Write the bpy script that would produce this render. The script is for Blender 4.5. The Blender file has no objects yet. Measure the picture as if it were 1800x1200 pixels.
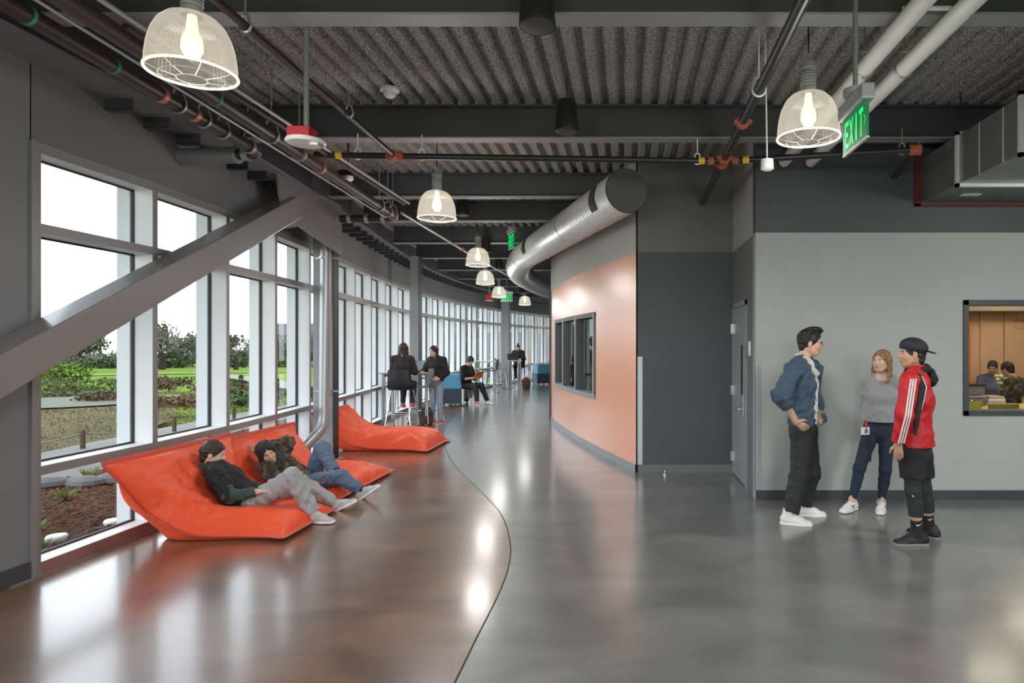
import bpy, bmesh, math, random
import numpy as np
from mathutils import Vector, Matrix, noise as mnoise
random.seed(7); RNG = np.random.default_rng(7)
PI = math.pi
sc = bpy.context.scene
COL = sc.collection

# ------------------------------------------------------------------ camera, sky, sun, exposure
FPX, PX, PY, CAMH = 1120.0, 1100.0, 606.0, 1.62
cam = bpy.data.cameras.new('camera'); camo = bpy.data.objects.new('camera', cam); COL.objects.link(camo)
camo.location = (0, 0, CAMH); camo.rotation_euler = (PI/2, 0, 0)
cam.sensor_width = 36.0; cam.lens = FPX*36/1800
cam.shift_x = (900-PX)/1800; cam.shift_y = (PY-600)/1800
cam.clip_start = 0.05; cam.clip_end = 600
sc.camera = camo

wd = bpy.data.worlds.new('sky'); sc.world = wd; wd.use_nodes = True
nt = wd.node_tree; bg = nt.nodes['Background']
tc = nt.nodes.new('ShaderNodeTexCoord'); sep = nt.nodes.new('ShaderNodeSeparateXYZ')
rmp = nt.nodes.new('ShaderNodeValToRGB')
nt.links.new(tc.outputs['Generated'], sep.inputs[0]); nt.links.new(sep.outputs['Z'], rmp.inputs[0])
rmp.color_ramp.elements[0].position = 0.0; rmp.color_ramp.elements[0].color = (0.845, 0.885, 0.93, 1)
rmp.color_ramp.elements[1].position = 0.9; rmp.color_ramp.elements[1].color = (1.05, 1.15, 1.30, 1)
e = rmp.color_ramp.elements.new(0.35); e.color = (0.90, 0.97, 1.07, 1)
nt.links.new(rmp.outputs[0], bg.inputs['Color']); bg.inputs['Strength'].default_value = 3.4

sun = bpy.data.lights.new('sun', 'SUN'); suno = bpy.data.objects.new('sun', sun); COL.objects.link(suno)
sun.energy = 3.0; sun.angle = math.radians(3); sun.color = (1.0, 0.95, 0.86)
suno.rotation_euler = Vector((-0.75, 0.25, -0.62)).to_track_quat('-Z', 'Y').to_euler()

sc.view_settings.view_transform = 'Standard'; sc.view_settings.look = 'None'
sc.view_settings.gamma = 1.0; sc.view_settings.use_curve_mapping = False
sc.view_settings.exposure = 0.14
LAMP_W = [38, 48, 40, 40, 40, 40, 40, 68]     # watts of the pendant lamps, in order of LAMPS; the last is for those off the frame

# ------------------------------------------------------------------ materials
MATS = {}
def srgb(r, g, b):
    f = lambda c: (c/12.92 if c <= 0.04045 else ((c+0.055)/1.055)**2.4)
    return (f(r/255), f(g/255), f(b/255))
def mat(name, color, rough=0.6, metal=0.0, var=0.0, vscale=6.0, bump=0.0, bscale=60.0, emit=None, estr=0.0, spec=0.5, color2=None, stretch=None, coat=0.0, detail=4.0, trans=0.0):
    m = bpy.data.materials.new(name); m.use_nodes = True
    n = m.node_tree; b = n.nodes['Principled BSDF']
    b.inputs['Base Color'].default_value = (*color, 1); b.inputs['Roughness'].default_value = rough
    b.inputs['Metallic'].default_value = metal; b.inputs['Specular IOR Level'].default_value = spec
    if coat: b.inputs['Coat Weight'].default_value = coat; b.inputs['Coat Roughness'].default_value = 0.08
    if trans: b.inputs['Transmission Weight'].default_value = trans
    if emit: b.inputs['Emission Color'].default_value = (*emit, 1); b.inputs['Emission Strength'].default_value = estr
    tcn = n.nodes.new('ShaderNodeTexCoord'); vec = tcn.outputs['Object']
    if stretch:
        mp = n.nodes.new('ShaderNodeMapping'); mp.inputs['Scale'].default_value = stretch
        n.links.new(vec, mp.inputs[0]); vec = mp.outputs[0]
    if var or color2:
        t = n.nodes.new('ShaderNodeTexNoise'); t.inputs['Scale'].default_value = vscale; t.inputs['Detail'].default_value = detail
        n.links.new(vec, t.inputs['Vector'])
        r = n.nodes.new('ShaderNodeValToRGB'); r.color_ramp.elements[0].position = 0.3; r.color_ramp.elements[1].position = 0.7
        c2 = color2 if color2 else tuple(min(1, c*(1+var)) for c in color)
        c1 = color if color2 else tuple(c*(1-var) for c in color)
        r.color_ramp.elements[0].color = (*c1, 1); r.color_ramp.elements[1].color = (*c2, 1)
        n.links.new(t.outputs['Fac'], r.inputs[0]); n.links.new(r.outputs[0], b.inputs['Base Color'])
    if bump:
        t2 = n.nodes.new('ShaderNodeTexNoise'); t2.inputs['Scale'].default_value = bscale; t2.inputs['Detail'].default_value = 3
        n.links.new(vec, t2.inputs['Vector'])
        bp = n.nodes.new('ShaderNodeBump'); bp.inputs['Strength'].default_value = bump; bp.inputs['Distance'].default_value = 0.02
        n.links.new(t2.outputs['Fac'], bp.inputs['Height']); n.links.new(bp.outputs[0], b.inputs['Normal'])
    MATS[name] = m
    return m

def glass_mat(name, tint=(0.93, 0.97, 0.96), refl=0.75):
    m = bpy.data.materials.new(name); m.use_nodes = True; n = m.node_tree
    for x in list(n.nodes): n.nodes.remove(x)
    o = n.nodes.new('ShaderNodeOutputMaterial'); mx = n.nodes.new('ShaderNodeMixShader')
    tr = n.nodes.new('ShaderNodeBsdfTransparent'); tr.inputs[0].default_value = (*tint, 1)
    gl = n.nodes.new('ShaderNodeBsdfGlossy'); gl.inputs['Roughness'].default_value = 0.02
    fr = n.nodes.new('ShaderNodeFresnel'); fr.inputs[0].default_value = 1.45
    ml = n.nodes.new('ShaderNodeMath'); ml.operation = 'MULTIPLY'; ml.inputs[1].default_value = refl
    n.links.new(fr.outputs[0], ml.inputs[0]); n.links.new(ml.outputs[0], mx.inputs[0])
    n.links.new(tr.outputs[0], mx.inputs[1]); n.links.new(gl.outputs[0], mx.inputs[2]); n.links.new(mx.outputs[0], o.inputs[0])
    MATS[name] = m
    return m

def floor_mat(name, c1, c2, c3, rough=(0.28, 0.30)):
    m = bpy.data.materials.new(name); m.use_nodes = True; n = m.node_tree; b = n.nodes['Principled BSDF']
    t = n.nodes.new('ShaderNodeTexCoord')
    a = n.nodes.new('ShaderNodeTexNoise'); a.inputs['Scale'].default_value = 1.3; a.inputs['Detail'].default_value = 7; a.inputs['Distortion'].default_value = 0.7
    f = n.nodes.new('ShaderNodeTexNoise'); f.inputs['Scale'].default_value = 20; f.inputs['Detail'].default_value = 5
    mp = n.nodes.new('ShaderNodeMapping'); mp.inputs['Scale'].default_value = (1.0, 1.7, 1)
    n.links.new(t.outputs['Object'], mp.inputs[0])
    n.links.new(mp.outputs[0], a.inputs['Vector']); n.links.new(t.outputs['Object'], f.inputs['Vector'])
    r = n.nodes.new('ShaderNodeValToRGB'); r.color_ramp.elements[0].position = 0.3; r.color_ramp.elements[1].position = 0.72
    r.color_ramp.elements[0].color = (*c1, 1); r.color_ramp.elements[1].color = (*c3, 1)
    e = r.color_ramp.elements.new(0.5); e.color = (*c2, 1)
    n.links.new(a.outputs['Fac'], r.inputs[0])
    mxc = n.nodes.new('ShaderNodeMixRGB'); mxc.blend_type = 'OVERLAY'; mxc.inputs[0].default_value = 0.07
    n.links.new(r.outputs[0], mxc.inputs[1]); n.links.new(f.outputs['Fac'], mxc.inputs[2])
    n.links.new(mxc.outputs[0], b.inputs['Base Color'])
    mr = n.nodes.new('ShaderNodeMapRange'); mr.inputs['From Min'].default_value = 0.3; mr.inputs['From Max'].default_value = 0.7
    mr.inputs['To Min'].default_value = rough[0]; mr.inputs['To Max'].default_value = rough[1]
    n.links.new(a.outputs['Fac'], mr.inputs['Value']); n.links.new(mr.outputs[0], b.inputs['Roughness'])
    b.inputs['Specular IOR Level'].default_value = 0.75; b.inputs['Coat Weight'].default_value = 0.7; b.inputs['Coat Roughness'].default_value = 0.15
    b2 = n.nodes.new('ShaderNodeTexNoise'); b2.inputs['Scale'].default_value = 3.0; b2.inputs['Detail'].default_value = 2
    n.links.new(t.outputs['Object'], b2.inputs['Vector'])
    bp = n.nodes.new('ShaderNodeBump'); bp.inputs['Strength'].default_value = 0.02; bp.inputs['Distance'].default_value = 0.02
    n.links.new(b2.outputs['Fac'], bp.inputs['Height']); n.links.new(bp.outputs[0], b.inputs['Normal'])
    MATS[name] = m
    return m

def ribbed_mat(name, color, scale, rough, metal, strength=0.4):   # fine horizontal or helical corrugation as relief
    m = mat(name, color, rough, metal); n = m.node_tree; b = n.nodes['Principled BSDF']
    t = n.nodes.new('ShaderNodeTexCoord'); w = n.nodes.new('ShaderNodeTexWave'); w.inputs['Scale'].default_value = scale
    w.bands_direction = 'Z'
    n.links.new(t.outputs['UV'], w.inputs['Vector'])
    bp = n.nodes.new('ShaderNodeBump'); bp.inputs['Strength'].default_value = strength; bp.inputs['Distance'].default_value = 0.01
    n.links.new(w.outputs['Fac'], bp.inputs['Height']); n.links.new(bp.outputs[0], b.inputs['Normal'])
    return m

# paint and building
mat('wall_grey', (0.365, 0.385, 0.37), 0.55, var=0.03, vscale=2)
mat('wall_dark', (0.060, 0.068, 0.074), 0.5, var=0.04, vscale=2)
mat('wall_mid', (0.15, 0.155, 0.155), 0.55)
mat('wall_orange', (0.76, 0.30, 0.15), 0.35, spec=0.8, coat=1.0); MATS['wall_orange'].node_tree.nodes['Principled BSDF'].inputs['Coat Roughness'].default_value = 0.24
mat('wall_spandrel', (0.145, 0.146, 0.154), 0.6)
mat('pier_paint', (0.165, 0.17, 0.18), 0.5)
mat('soffit', (0.19, 0.19, 0.21), 0.6)
mat('steel_dark', (0.055, 0.058, 0.063), 0.5)
mat('flange_grey', (0.27, 0.277, 0.277), 0.5)  # lighter grey than the beam web
mat('column_shade', (0.02, 0.021, 0.023), 0.45)  # near-black for the column sides that get no window light
mat('brace_paint', (0.20, 0.19, 0.188), 0.3, coat=0.5)
mat('column_paint', (0.30, 0.31, 0.325), 0.45)
mat('base_dark', (0.045, 0.05, 0.055), 0.45)
mat('base_grey', (0.24, 0.26, 0.265), 0.35)
mat('alu', (0.78, 0.80, 0.81), 0.42)
mat('alu_shaded', (0.235, 0.225, 0.225), 0.4, 0.2)  # darker copy of the frame colour, shade put into the inner faces
mat('gasket', (0.012, 0.013, 0.014), 0.6)
mat('red_curb', (0.24, 0.115, 0.095), 0.5)
mat('deck_spray', (0.12, 0.118, 0.11), 0.95, color2=(0.52, 0.51, 0.48), vscale=48, bump=1.0, bscale=40, detail=3)
mat('door_paint', (0.27, 0.30, 0.315), 0.4)
mat('chrome', (0.75, 0.76, 0.77), 0.16, 1.0)
mat('steel_brushed', (0.34, 0.36, 0.375), 0.38, 0.7)
mat('galv', (0.78, 0.80, 0.81), 0.27, 0.42, var=0.08, vscale=9)
ribbed_mat('galv_spiral', (0.66, 0.68, 0.69), 14, 0.24, 0.95, 0.25)
mat('duct_cap', (0.10, 0.105, 0.105), 0.6)
mat('galv_dull', (0.27, 0.285, 0.285), 0.42, 0.75, var=0.10, vscale=5)
mat('white_plastic', (0.78, 0.79, 0.77), 0.4)
mat('pvc', (0.70, 0.71, 0.67), 0.45)
mat('pipe_black', (0.022, 0.022, 0.024), 0.28)
mat('pipe_bronze', (0.035, 0.024, 0.019), 0.35, 0.2)
mat('coupling_red', (0.42, 0.12, 0.07), 0.45)
mat('red_device', (0.42, 0.015, 0.02), 0.45)
mat('yellow_tag', (0.85, 0.60, 0.03), 0.6)
mat('copper_clamp', (0.50, 0.24, 0.15), 0.4, 0.6)
mat('green_clamp', (0.03, 0.20, 0.13), 0.5)
mat('zinc', (0.45, 0.46, 0.46), 0.35, 0.8)
mat('conduit', (0.24, 0.25, 0.26), 0.4, 0.5)
mat('downspout', (0.40, 0.415, 0.43), 0.3, 0.5)
mat('black_plastic', (0.012, 0.012, 0.013), 0.45)
mat('speaker_grille', (0.05, 0.052, 0.055), 0.6)
mat('sealant_red', (0.11, 0.012, 0.010), 0.7)
mat('joint', (0.05, 0.05, 0.05), 0.8)
glass_mat('glass')
glass_mat('glass_room', (0.97, 0.97, 0.95), 0.14)
floor_mat('floor_grey', (0.112, 0.118, 0.118), (0.152, 0.154, 0.149), (0.212, 0.206, 0.188))
floor_mat('floor_brown', (0.090, 0.047, 0.029), (0.155, 0.082, 0.045), (0.240, 0.128, 0.066), (0.28, 0.30))

# ------------------------------------------------------------------ mesh and object helpers
WM = {}
class MB:
    def __init__(s): s.v = []; s.f = []; s.uv = None
    def add(s, vs, fs):
        o = len(s.v); s.v += [tuple(p) for p in vs]; s.f += [tuple(i+o for i in q) for q in fs]; return s
    def box(s, x0, x1, y0, y1, z0, z1):
        return s.add([(x0,y0,z0),(x1,y0,z0),(x1,y1,z0),(x0,y1,z0),(x0,y0,z1),(x1,y0,z1),(x1,y1,z1),(x0,y1,z1)],
                     [(3,2,1,0),(4,5,6,7),(0,1,5,4),(1,2,6,5),(2,3,7,6),(3,0,4,7)])
    def obox(s, c, ax, ay, az, hx, hy, hz):      # oriented box: centre, unit axes, half sizes
        c, ax, ay, az = map(Vector, (c, ax, ay, az)); vs = []
        for k in (-1, 1):
            for (i, j) in ((-1,-1),(1,-1),(1,1),(-1,1)):
                vs.append(c+ax*hx*i+ay*hy*j+az*hz*k)
        return s.add(vs, [(3,2,1,0),(4,5,6,7),(0,1,5,4),(1,2,6,5),(2,3,7,6),(3,0,4,7)])
    def tube(s, pts, r, n=10, caps=True):
        pts = [Vector(p) for p in pts]; m = len(pts); rs = r if isinstance(r, (list, tuple)) else [r]*m
        up = None; rings = []
        for i in range(m):
            d = (pts[min(i+1, m-1)]-pts[max(i-1, 0)]).normalized()
            if up is None:
                up = Vector((0,0,1)) if abs(d.z) < 0.9 else Vector((1,0,0))
            a = d.cross(up)
            if a.length < 1e-6: a = d.orthogonal()
            a.normalize(); b = a.cross(d).normalized(); up = b
            k = 1.0
            if 0 < i < m-1:
                d1 = (pts[i]-pts[i-1]).normalized(); c = max(0.5, d.dot(d1)); k = 1/c
            rings.append([pts[i]+(a*math.cos(2*PI*j/n)+b*math.sin(2*PI*j/n))*rs[i]*(k if False else 1) for j in range(n)])
        vs = [p for R in rings for p in R]; fs = []
        for i in range(m-1):
            for j in range(n):
                fs.append((i*n+j, (i+1)*n+j, (i+1)*n+(j+1) % n, i*n+(j+1) % n))
        if caps: fs += [tuple(range(n)), tuple(range((m-1)*n+n-1, (m-1)*n-1, -1))]
        return s.add(vs, fs)
    def lathe(s, prof, c=(0,0,0), n=24, caps=False, arc=2*PI):
        vs = []; fs = []; m = len(prof)
        for (r, z) in prof:
            for j in range(n): a = arc*j/n; vs.append((c[0]+r*math.cos(a), c[1]+r*math.sin(a), c[2]+z))
        for i in range(m-1):
            for j in range(n): fs.append((i*n+j, i*n+(j+1) % n, (i+1)*n+(j+1) % n, (i+1)*n+j))
        if caps: fs += [tuple(range(n-1, -1, -1)), tuple(range((m-1)*n, m*n))]
        return s.add(vs, fs)
    def ellipsoid(s, c, r, n=12, m=8, R=None):
        vs = []; fs = []
        for i in range(m+1):
            t = PI*i/m
            for j in range(n):
                a = 2*PI*j/n; p = Vector((r[0]*math.sin(t)*math.cos(a), r[1]*math.sin(t)*math.sin(a), -r[2]*math.cos(t)))
                if R is not None: p = R @ p
                vs.append((c[0]+p.x, c[1]+p.y, c[2]+p.z))
        for i in range(m):
            for j in range(n): fs.append((i*n+j, i*n+(j+1) % n, (i+1)*n+(j+1) % n, (i+1)*n+j))
        return s.add(vs, fs)
    def strip(s, a, b, flip=False):              # quad strip between two polylines
        n = len(a); fs = [((i, i+1, n+i+1, n+i) if not flip else (i, n+i, n+i+1, i+1)) for i in range(n-1)]
        return s.add(list(a)+list(b), fs)
    def prism(s, poly, z0, z1):                  # poly ccw in xy
        n = len(poly)
        return s.add([(x,y,z0) for x,y in poly]+[(x,y,z1) for x,y in poly],
                     [tuple(range(n-1,-1,-1)), tuple(range(n,2*n))]+[(i,(i+1)%n,n+(i+1)%n,n+i) for i in range(n)])
    def build(s, name, m=None, parent=None, smooth=None, bevel=0.0, seg=2, local=False):
        me = bpy.data.meshes.new(name)
        vs = s.v
        if parent is not None and not local:
            inv = WM[parent].inverted(); vs = [tuple(inv @ Vector(p)) for p in vs]
        me.from_pydata(vs, [], s.f); me.update()
        if bevel:
            bm = bmesh.new(); bm.from_mesh(me); bmesh.ops.remove_doubles(bm, verts=bm.verts, dist=1e-5)
            ed = [e for e in bm.edges if len(e.link_faces) == 2 and e.calc_face_angle(0) > 0.5]
            bmesh.ops.bevel(bm, geom=ed, offset=bevel, segments=seg, affect='EDGES', profile=0.6, clamp_overlap=True)
            bm.to_mesh(me); bm.free()
        if smooth is not None:
            me.shade_smooth()
            me.set_sharp_from_angle(angle=math.radians(smooth))
        return link(name, me, m, parent)
def link(name, me, m=None, parent=None):
    o = bpy.data.objects.new(name, me); COL.objects.link(o)
    if m is not None and not me.materials: me.materials.append(MATS[m] if isinstance(m, str) else m)
    if parent is not None: o.parent = parent; WM[o] = WM[parent]
    else: WM[o] = Matrix.Identity(4)
    return o
def tag(o, label, cat, group=None, kind=None):
    if label: o['label'] = label
    if cat: o['category'] = cat
    if group: o['group'] = group
    if kind: o['kind'] = kind
    return o
def thing(name, label, cat, loc=(0,0,0), rz=0.0, group=None, kind=None):
    o = bpy.data.objects.new(name, None); COL.objects.link(o); o.empty_display_size = 0.1
    o.location = loc; o.rotation_euler = (0, 0, rz)
    WM[o] = Matrix.Translation(loc) @ Matrix.Rotation(rz, 4, 'Z')
    return tag(o, label, cat, group, kind)
def copy_tree(o, parent=None, loc=None, rz=None, label=None):
    c = o.copy(); COL.objects.link(c); c.parent = parent
    if loc is not None: c.location = loc
    if rz is not None: c.rotation_euler = (0, 0, rz)
    if label: c['label'] = label
    for ch in list(o.children): copy_tree(ch, c)
    return c
def struct(mb, name, m, label, cat, smooth=None, bevel=0.0):
    return tag(mb.build(name, m, smooth=smooth, bevel=bevel), label, cat, kind='structure')
def at(x, y, D):                                 # photo point at depth D -> place in the room
    return Vector(((x-PX)*D/FPX, D, CAMH+(PY-y)*D/FPX))
# ------------------------------------------------------------------ plan curves of the building
CW = [-2.72875479e-05, 2.24850697e-03, -5.43445755e-02, 3.77439660e-01, -4.91577467e+00]
def wallx(d):
    if d <= 30: return float(np.polyval(CW, d))
    s = float(np.polyval(np.polyder(CW), 30)); t = d-30
    return float(np.polyval(CW, 30))+s*t+0.035*t*t
def oran(d): return float(np.polyval(OC, d))
OC = np.polyfit([8.1, 8.64, 9.5, 10.8, 12.44, 13.64], [.15, -.1, -.42, -.84, -1.29, -1.61], 2)
_jd = [-6, 0, 3.05, 3.55, 4.09, 4.60, 5.15, 6.09, 6.95, 8.44, 10.0, 12.26, 14.3, 17.1, 20.5, 25, 33, 40]
_jx = [-1.0, -.82, -.82, -.825, -.825, -.85, -.93, -1.19, -1.56, -2.24, -2.83, -3.49, -3.90, -4.3, -4.6, -4.2, -2.2, 2]
def catmull(xs, ys, q):
    out = []
    for t in q:
        i = max(0, min(len(xs)-2, int(np.searchsorted(xs, t))-1))
        m = lambda k: (ys[min(k+1, len(xs)-1)]-ys[max(k-1, 0)])/(xs[min(k+1, len(xs)-1)]-xs[max(k-1, 0)])
        h = xs[i+1]-xs[i]; s = (t-xs[i])/h
        out.append((2*s**3-3*s*s+1)*ys[i]+(s**3-2*s*s+s)*h*m(i)+(-2*s**3+3*s*s)*ys[i+1]+(s**3-s*s)*h*m(i+1))
    return out
ZDECK, ZFL, ZSOF, ZHEAD = 3.96, 3.63, 3.57, 2.97
BACK = -5.0
DS = list(np.arange(BACK, 38.01, 0.25))
JX = catmull(_jd, _jx, DS)
def leftx(d): return -4.16 if d < 4.45 else wallx(d)-0.12

# floor: brown and grey polished concrete with a sawn joint between
struct(MB().strip([(leftx(d), d, 0) for d in DS], [(x-0.005, d, 0) for d, x in zip(DS, JX)], True), 'floor', 'floor_brown', 'brown stained polished concrete floor along the windows', 'floor')
struct(MB().strip([(x+0.005, d, 0) for d, x in zip(DS, JX)], [(9.0, d, 0) for d in DS], True), 'floor', 'floor_grey', 'grey polished concrete floor of the hall', 'floor')
struct(MB().strip([(x-0.006, d, -0.004) for d, x in zip(DS, JX)], [(x+0.006, d, -0.004) for d, x in zip(DS, JX)], True), 'trim_1', 'joint', 'thin curved dark joint between brown and grey floor', 'floor joint')

struct(MB().strip([(leftx(d)+0.02, d, -0.05) for d in DS], [(9.0, d, -0.05) for d in DS], True), 'floor_slab', 'joint', 'unseen dark underlay added to stop light leaking through the floor joint', 'floor')  # dark sheet below the floor, added to block light from underneath
# ceiling: fluted deck sprayed with rough dark coating
P = 0.16; vs0 = []
x = -6.4
while x < 9.4:
    vs0 += [(x, 0), (x+0.07, 0), (x+0.095, 0.065), (x+0.135, 0.065)]; x += P
ysd = [BACK-0.2, 1, 4, 7, 10, 14, 20, 30, 38.5]
mb = MB()
for a, b in zip(ysd[:-1], ysd[1:]):
    mb.strip([(x, a, ZDECK+z) for x, z in vs0], [(x, b, ZDECK+z) for x, z in vs0], False)
struct(mb, 'ceiling', 'deck_spray', 'fluted metal ceiling deck sprayed with rough dark coating', 'ceiling')
struct(MB().box(-6.5, 9.5, BACK-0.3, 38.6, ZDECK+0.08, ZDECK+0.4), 'trim_2', 'steel_dark', 'unseen flat roof slab added above the fluted deck to block the sun', 'roof')  # out of view, added so no sun enters the hall

# ceiling beams
BEAMS = [1.6, 3.95, 6.27, 8.72, 10.4, 12.65, 14.85, 17.2, 19.5, 22.0, 24.5, 27.0]
words_ = ['behind the viewpoint', 'nearest in view, crossing the top of the picture', 'second in view, above the sprinkler main', 'third in view, behind the second pendant from the window',
          'fourth in view, just past the round window column', 'fifth in view down the hall', 'sixth in view down the hall', 'seventh in view down the hall', 'eighth in view down the hall', 'ninth in view down the hall', 'tenth in view down the hall', 'farthest, over the end windows']
for i, d in enumerate(BEAMS):
    x0 = (wallx(d)+0.38) if d > 4.4 else -3.75
    x1 = 8.9 if d < 8 else (oran(d)+0.3 if d < 13.6 else 4.0)
    t = thing('steel_beam', 'dark steel ceiling beam, '+words_[i], 'beam', (0, d, ZFL), group='ceiling beams')
    MB().box(x0, x1, d-0.006, d+0.006, ZFL+0.012, ZDECK-0.01).build('web', 'steel_dark', t)
    MB().box(x0, x1, d-0.075, d+0.075, ZFL, ZFL+0.014).build('bottom_flange', 'flange_grey', t)
    MB().box(x0, x1, d-0.075, d+0.075, ZDECK-0.02, ZDECK-0.004).build('top_flange', 'steel_dark', t)

# girder along the windows with its soffit, and the stub brackets under it
DG = list(np.arange(BACK, 33, 0.3))
gx = lambda d: -4.13 if d < 4.45 else wallx(d)
inn = [(gx(d)+0.36, d) for d in DG]; out = [(gx(d)-0.02, d) for d in DG]
mb = MB().strip([(x, y, ZSOF) for x, y in out], [(x, y, ZSOF) for x, y in inn], True)
mb.strip([(x, y, ZSOF) for x, y in inn], [(x, y, ZSOF+0.02) for x, y in inn], True)
mb.strip([(x, y, ZSOF+0.02) for x, y in inn], [(x-0.15, y, ZSOF+0.021) for x, y in inn], True)
struct(mb, 'trim_3', 'soffit', 'grey girder soffit running along the top of the window wall', 'soffit', smooth=40)
mb = MB().strip([(x-0.15, y, ZSOF+0.02) for x, y in inn], [(x-0.15, y, ZDECK) for x, y in inn], True)
struct(mb, 'trim_4', 'steel_dark', 'dark girder web above the window soffit', 'girder', smooth=40)
k = 0
d = 5.04
while d < 26:
    if abs(d-8.95) > 0.25:
        w = gx(d); b = thing('bracket', None, None, (w, d, ZSOF))
        MB().box(w-0.02, w+(0.22 if d < 8.6 else 0.30), d, d+0.012, ZSOF-0.09, ZSOF).build('bracket_plate', 'steel_dark', b)
        MB().box(w-0.02, w+(0.22 if d < 8.6 else 0.30), d, d+0.07, ZSOF-0.094, ZSOF-0.086).build('bracket_foot', 'steel_dark', b)
        tag(b, ('dark stub bracket under girder soffit, '+['nearest the grey pier', 'second from the grey pier', 'third from the grey pier', 'fourth from the grey pier', 'fifth from the grey pier', 'sixth from the grey pier', 'seventh from the grey pier', 'eighth from the grey pier', 'ninth from the grey pier'][k]) if k < 9 else 'dark stub bracket under the girder soffit beyond the near column', 'bracket', 'stub brackets under the girder soffit'); k += 1
    d += 0.42

# wall above the windows and grey pier at the left edge
DW = list(np.arange(4.42, 38.01, 0.3))
mb = MB().strip([(wallx(d), d, ZHEAD+0.07) for d in DW], [(wallx(d), d, ZDECK+0.05) for d in DW], True)
mb.strip([(wallx(d)-0.25, d, ZHEAD+0.07) for d in DW], [(wallx(d)-0.25, d, ZDECK+0.05) for d in DW], False)
mb.strip([(wallx(d)-0.25, d, ZHEAD+0.07) for d in DW], [(wallx(d), d, ZHEAD+0.07) for d in DW], True)
struct(mb, 'wall_left', 'wall_spandrel', 'curved dark grey wall above the long row of windows', 'wall', smooth=40)
mb = MB().box(-4.42, -4.115, BACK, 4.40, 0, ZSOF)
struct(mb, 'wall_pier', 'pier_paint', 'light grey pier wall at the near end of the windows', 'wall')
struct(MB().box(-4.115, -4.10, BACK, 4.385, 0, 0.125), 'baseboard_pier', 'base_dark', 'black baseboard on the grey pier wall', 'baseboard')

# ------------------------------------------------------------------ window wall: one window unit per bay
MW = 0.06
def window_unit(L, first=False):
    t = thing('window_1', None, None, (0,0,0))     # local x along the wall, y towards outside, z up
    L2 = L-MW/2
    MB().box(-MW/2, MW/2, 0, 0.15, 0.0, ZHEAD+0.07).build('mullion', 'alu', t, local=True)
    MB().box(-MW/2-0.001, MW/2+0.001, -0.004, 0.0, 0.0, ZHEAD+0.07).build('mullion_face', 'alu_shaded', t, local=True)  # thin front sheet coloured as if in shadow
    MB().box(-MW/2, MW/2, 0.19, 0.30, -0.05, ZHEAD+0.07).build('mullion_cap', 'alu', t, local=True)
    for (z0, z1, nm) in ((0.0, 0.09, 'sill'), (0.70, 0.766, 'transom'), (2.41, 2.478, 'transom'), (ZHEAD, ZHEAD+0.07, 'window_head')):
        MB().box(MW/2, L2, 0.002, 0.15, z0, z1).build(nm, 'alu', t, local=True)
        MB().box(MW/2, L2, -0.003, 0.002, z0, z1-0.003).build(nm+'_face', 'red_curb' if nm == 'sill' else 'alu_shaded', t, local=True)  # inner frame faces get the shadow-dark colour
        if nm != 'sill': MB().box(MW/2, L2, 0.19, 0.24, z0+0.01, z1-0.01).build(nm+'_cap', 'alu', t, local=True)
    for (z0, z1) in ((0.09, 0.70), (0.766, 2.41), (2.478, ZHEAD)):
        g = MB()
        for q in ((MW/2, MW/2+0.014, z0, z1), (L2-0.014, L2, z0, z1), (MW/2, L2, z0, z0+0.014), (MW/2, L2, z1-0.014, z1)):
            g.box(q[0], q[1], 0.15, 0.172, q[2], q[3])
        pn = MB().add([(MW/2, 0.165, z0), (L2, 0.165, z0), (L2, 0.165, z1), (MW/2, 0.165, z1)], [(0,1,2,3)]).build('pane', 'glass', t, local=True)
        g.build('gasket', 'gasket', pn, local=True)
    return t
bays = [(wallx(4.46), 4.46)]; STEP = 1.14
while bays[-1][1] < 36.5:
    x0, d0 = bays[-1]; lo, hi = d0, d0+STEP
    for _ in range(40):
        md = (lo+hi)/2
        if math.hypot(wallx(md)-x0, md-d0) < STEP: lo = md
        else: hi = md
    bays.append((wallx(lo), lo))
proto = window_unit(STEP)
for i in range(len(bays)-1):
    (xa, da), (xb, db) = bays[i], bays[i+1]
    o = proto if i == 0 else copy_tree(proto)
    o.name = 'window_%d' % (i+1)
    o.location = (xa, da, 0); o.rotation_euler = (0, 0, math.atan2(db-da, xb-xa))
    pos = ['nearest window bay, beside the grey pier', 'second window bay, behind the diagonal brace', 'third window bay, behind the lounging people', 'fourth window bay, left of the downspout', 'fifth window bay, behind the downspout and column']
    tag(o, (pos[i] if i < 5 else 'tall three-pane window bay number %d from the grey pier' % (i+1)), 'window', kind='structure')
# threshold strip at the foot of the windows
DT = list(np.arange(4.2, 33, 0.3))
struct(MB().strip([(wallx(d)+0.004, d, 0.012) for d in DT], [(wallx(d)+0.03, d, 0.012) for d in DT], True).strip([(wallx(d)+0.03, d, 0.012) for d in DT], [(wallx(d)+0.03, d, 0) for d in DT], True), 'trim_5', 'steel_brushed', 'thin metal strip on the floor along the window sill', 'floor strip')
mb = MB().box(-4.16, -4.10, 4.40, 4.44, 0, ZHEAD+0.07); struct(mb, 'trim_6', 'alu_shaded', 'brown-grey jamb beside the grey pier', 'jamb')

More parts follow.
